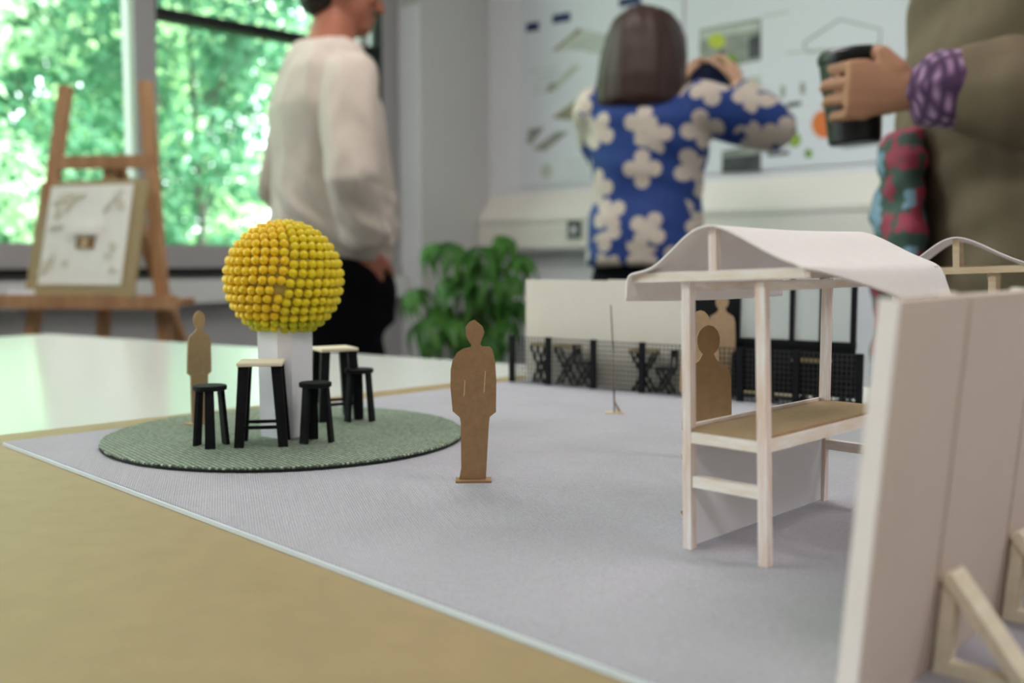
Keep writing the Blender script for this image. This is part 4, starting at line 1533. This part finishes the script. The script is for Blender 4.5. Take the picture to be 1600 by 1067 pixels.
def strands(co):
    return 0.005 * noise.noise(Vector((co.x * 45, co.y * 45, co.z * 5))) + 0.006 * noise.noise(Vector((co.x * 12, co.y * 12, co.z * 4)))
obj('hair', remeshed(bm, 0.0065, 4, strands), M['hair_brown'], woman)
shoes(woman, M['shoe'])
woman.scale = (0.98, 0.98, 0.98)
# phone in her hands
fw = Vector((math.sin(math.radians(24)), math.cos(math.radians(24)), 0))
rt = Vector((fw.y, -fw.x, 0))
ph = empty('phone', Vector((wp.x, wp.y, 0)) + rt * 0.088 + fw * 0.372 + Vector((0, 0, 1.412)), math.radians(-24))
tag(ph, 'black phone held sideways by the person in the blue floral shirt', 'phone')
obj('case', box((-0.078, -0.004, 0.0), (0.078, 0.004, 0.076), bevel=0.003), M['phone'], ph)
obj('screen', box((-0.072, -0.0046, 0.004), (0.072, -0.0039, 0.072)), mat('phone_screen', (36, 44, 70), 0.15), ph)

# --- person in a khaki coat holding a mug, at the right edge
cp = AT(1618, 300, 1.42)
bm = B()
rs, re_, rw = (0.175, 0.0, 1.375), (0.225, -0.03, 1.080), (0.170, 0.060, 0.860)
ls, le, lw = (-0.175, 0.0, 1.375), (-0.245, -0.035, 1.070), (-0.190, 0.215, 1.090)
body_base(bm, 1.39, 0.90, [(rs, re_, rw), (ls, le, lw)])
limb(bm, [(0, -0.005, 1.42), (0, 0.015, 1.50)], [0.060, 0.056], 14)
HR = head(bm, (0, 0.030, 1.590), 0.0, 0.0)
hand(bm, Vector(lw) + Vector((0, 0.02, 0.0)), (0.10, 1.0, 0.05), (1, -0.1, 0.0), (-0.05, -0.05, 1.0), (0.85, 0.8, 0.6), 0.90, 2.2)
hand(bm, Vector(rw), (-0.1, 0.1, -0.9), (-1, 0, 0), (0, 0.9, 0), (0.3, 0.4, 0.3))
cperson = person('person in khaki coat holding a black mug at the right edge', (cp.x, cp.y, 0), math.radians(86), bm, M['skin_shaded'], 0.0030)
bm = B()
torso(bm, [(0.50, 0, -0.01, 0.235, 0.190), (0.70, 0, -0.01, 0.228, 0.185), (0.90, 0, -0.01, 0.215, 0.186), (1.10, 0, -0.005, 0.205, 0.184), (1.28, 0, -0.015, 0.205, 0.170), (1.38, 0, -0.02, 0.180, 0.120), (1.435, 0, -0.01, 0.120, 0.090), (1.47, 0, 0, 0.078, 0.076)])
for (a, b, c) in ((ls, le, lw), (rs, re_, rw)):
    a, b, c = Vector(a), Vector(b), Vector(c)
    limb(bm, [a, a.lerp(b, 0.5), b, b.lerp(c, 0.35), b.lerp(c, 0.68), b.lerp(c, 0.78)], [0.080, 0.084, 0.082, 0.080, 0.070, 0.058], 16)
obj('coat', remeshed(bm, 0.008, 4, folds(0.016, 0.014, 7, 10, 2.2, 0.7)), M['coat'], cperson)
bm = B()
a, b = Vector(le), Vector(lw)
limb(bm, [a.lerp(b, 0.60), a.lerp(b, 0.80), a.lerp(b, 0.97)], [0.048, 0.047, 0.045], 18)
obj('shirt_cuff', remeshed(bm, 0.006, 3, folds(0.006, 0.006, 16, 30)), M['shirt_check'], cperson)
bm = B()
rings = []
for z, w, t in ((0.62, 0.080, 0.022), (0.75, 0.078, 0.024), (0.90, 0.072, 0.026), (1.00, 0.060, 0.026), (1.06, 0.045, 0.020)):
    cy = 0.200
    rings.append(ellipse_ring(-0.045, cy, z, w, t, 18))
loft(bm, rings)
obj('floral_scarf', remeshed(bm, 0.007, 3, folds(0.010, 0.008, 12, 24, 3)), M['flower_dress'], cperson)
bm = B()
for s in (-1, 1):
    limb(bm, [(s * 0.085, -0.01, 0.80), (s * 0.092, 0.0, 0.60), (s * 0.095, 0.015, 0.44), (s * 0.097, -0.008, 0.12)], [0.096, 0.088, 0.072, 0.060], 16)
obj('trousers', remeshed(bm, 0.011, 4), M['trouser'], cperson)
bm = B()
ball(bm, (0, -0.022, 0.045), 0.086, 0.104, 0.098)
ball(bm, (0, -0.055, -0.035), 0.074, 0.060, 0.080)
for v in bm.verts: v.co = HR @ v.co
obj('hair', remeshed(bm, 0.008, 3, folds(0.003, 0.003, 20, 40)), M['hair_brown'], cperson)
shoes(cperson, M['shoe'])
# mug
cf = Vector((-math.sin(math.radians(86)), math.cos(math.radians(86)), 0))
cr = Vector((cf.y, -cf.x, 0))
mug = empty('mug', Vector((cp.x, cp.y, 0)) + cr * (-0.190 + 0.058) + cf * 0.288 + Vector((0, 0, 1.032)))
mug.rotation_euler = (0, math.radians(-4), 0)
tag(mug, 'black travel mug gripped in the hand of the person in khaki', 'mug')
bm = B()
nn = 32
loft(bm, [[Vector((math.cos(2 * math.pi * k / nn) * r, math.sin(2 * math.pi * k / nn) * r, z)) for k in range(nn)] for r, z in ((0.030, 0.0), (0.033, 0.003), (0.040, 0.105), (0.040, 0.108))])
obj('cup', bm, M['mug'], mug, smooth=False)
bm = B()
loft(bm, [[Vector((math.cos(2 * math.pi * k / nn) * r, math.sin(2 * math.pi * k / nn) * r, z)) for k in range(nn)] for r, z in ((0.0405, 0.104), (0.042, 0.106), (0.042, 0.114), (0.038, 0.119), (0.030, 0.119))])
obj('lid', bm, M['mug'], mug)
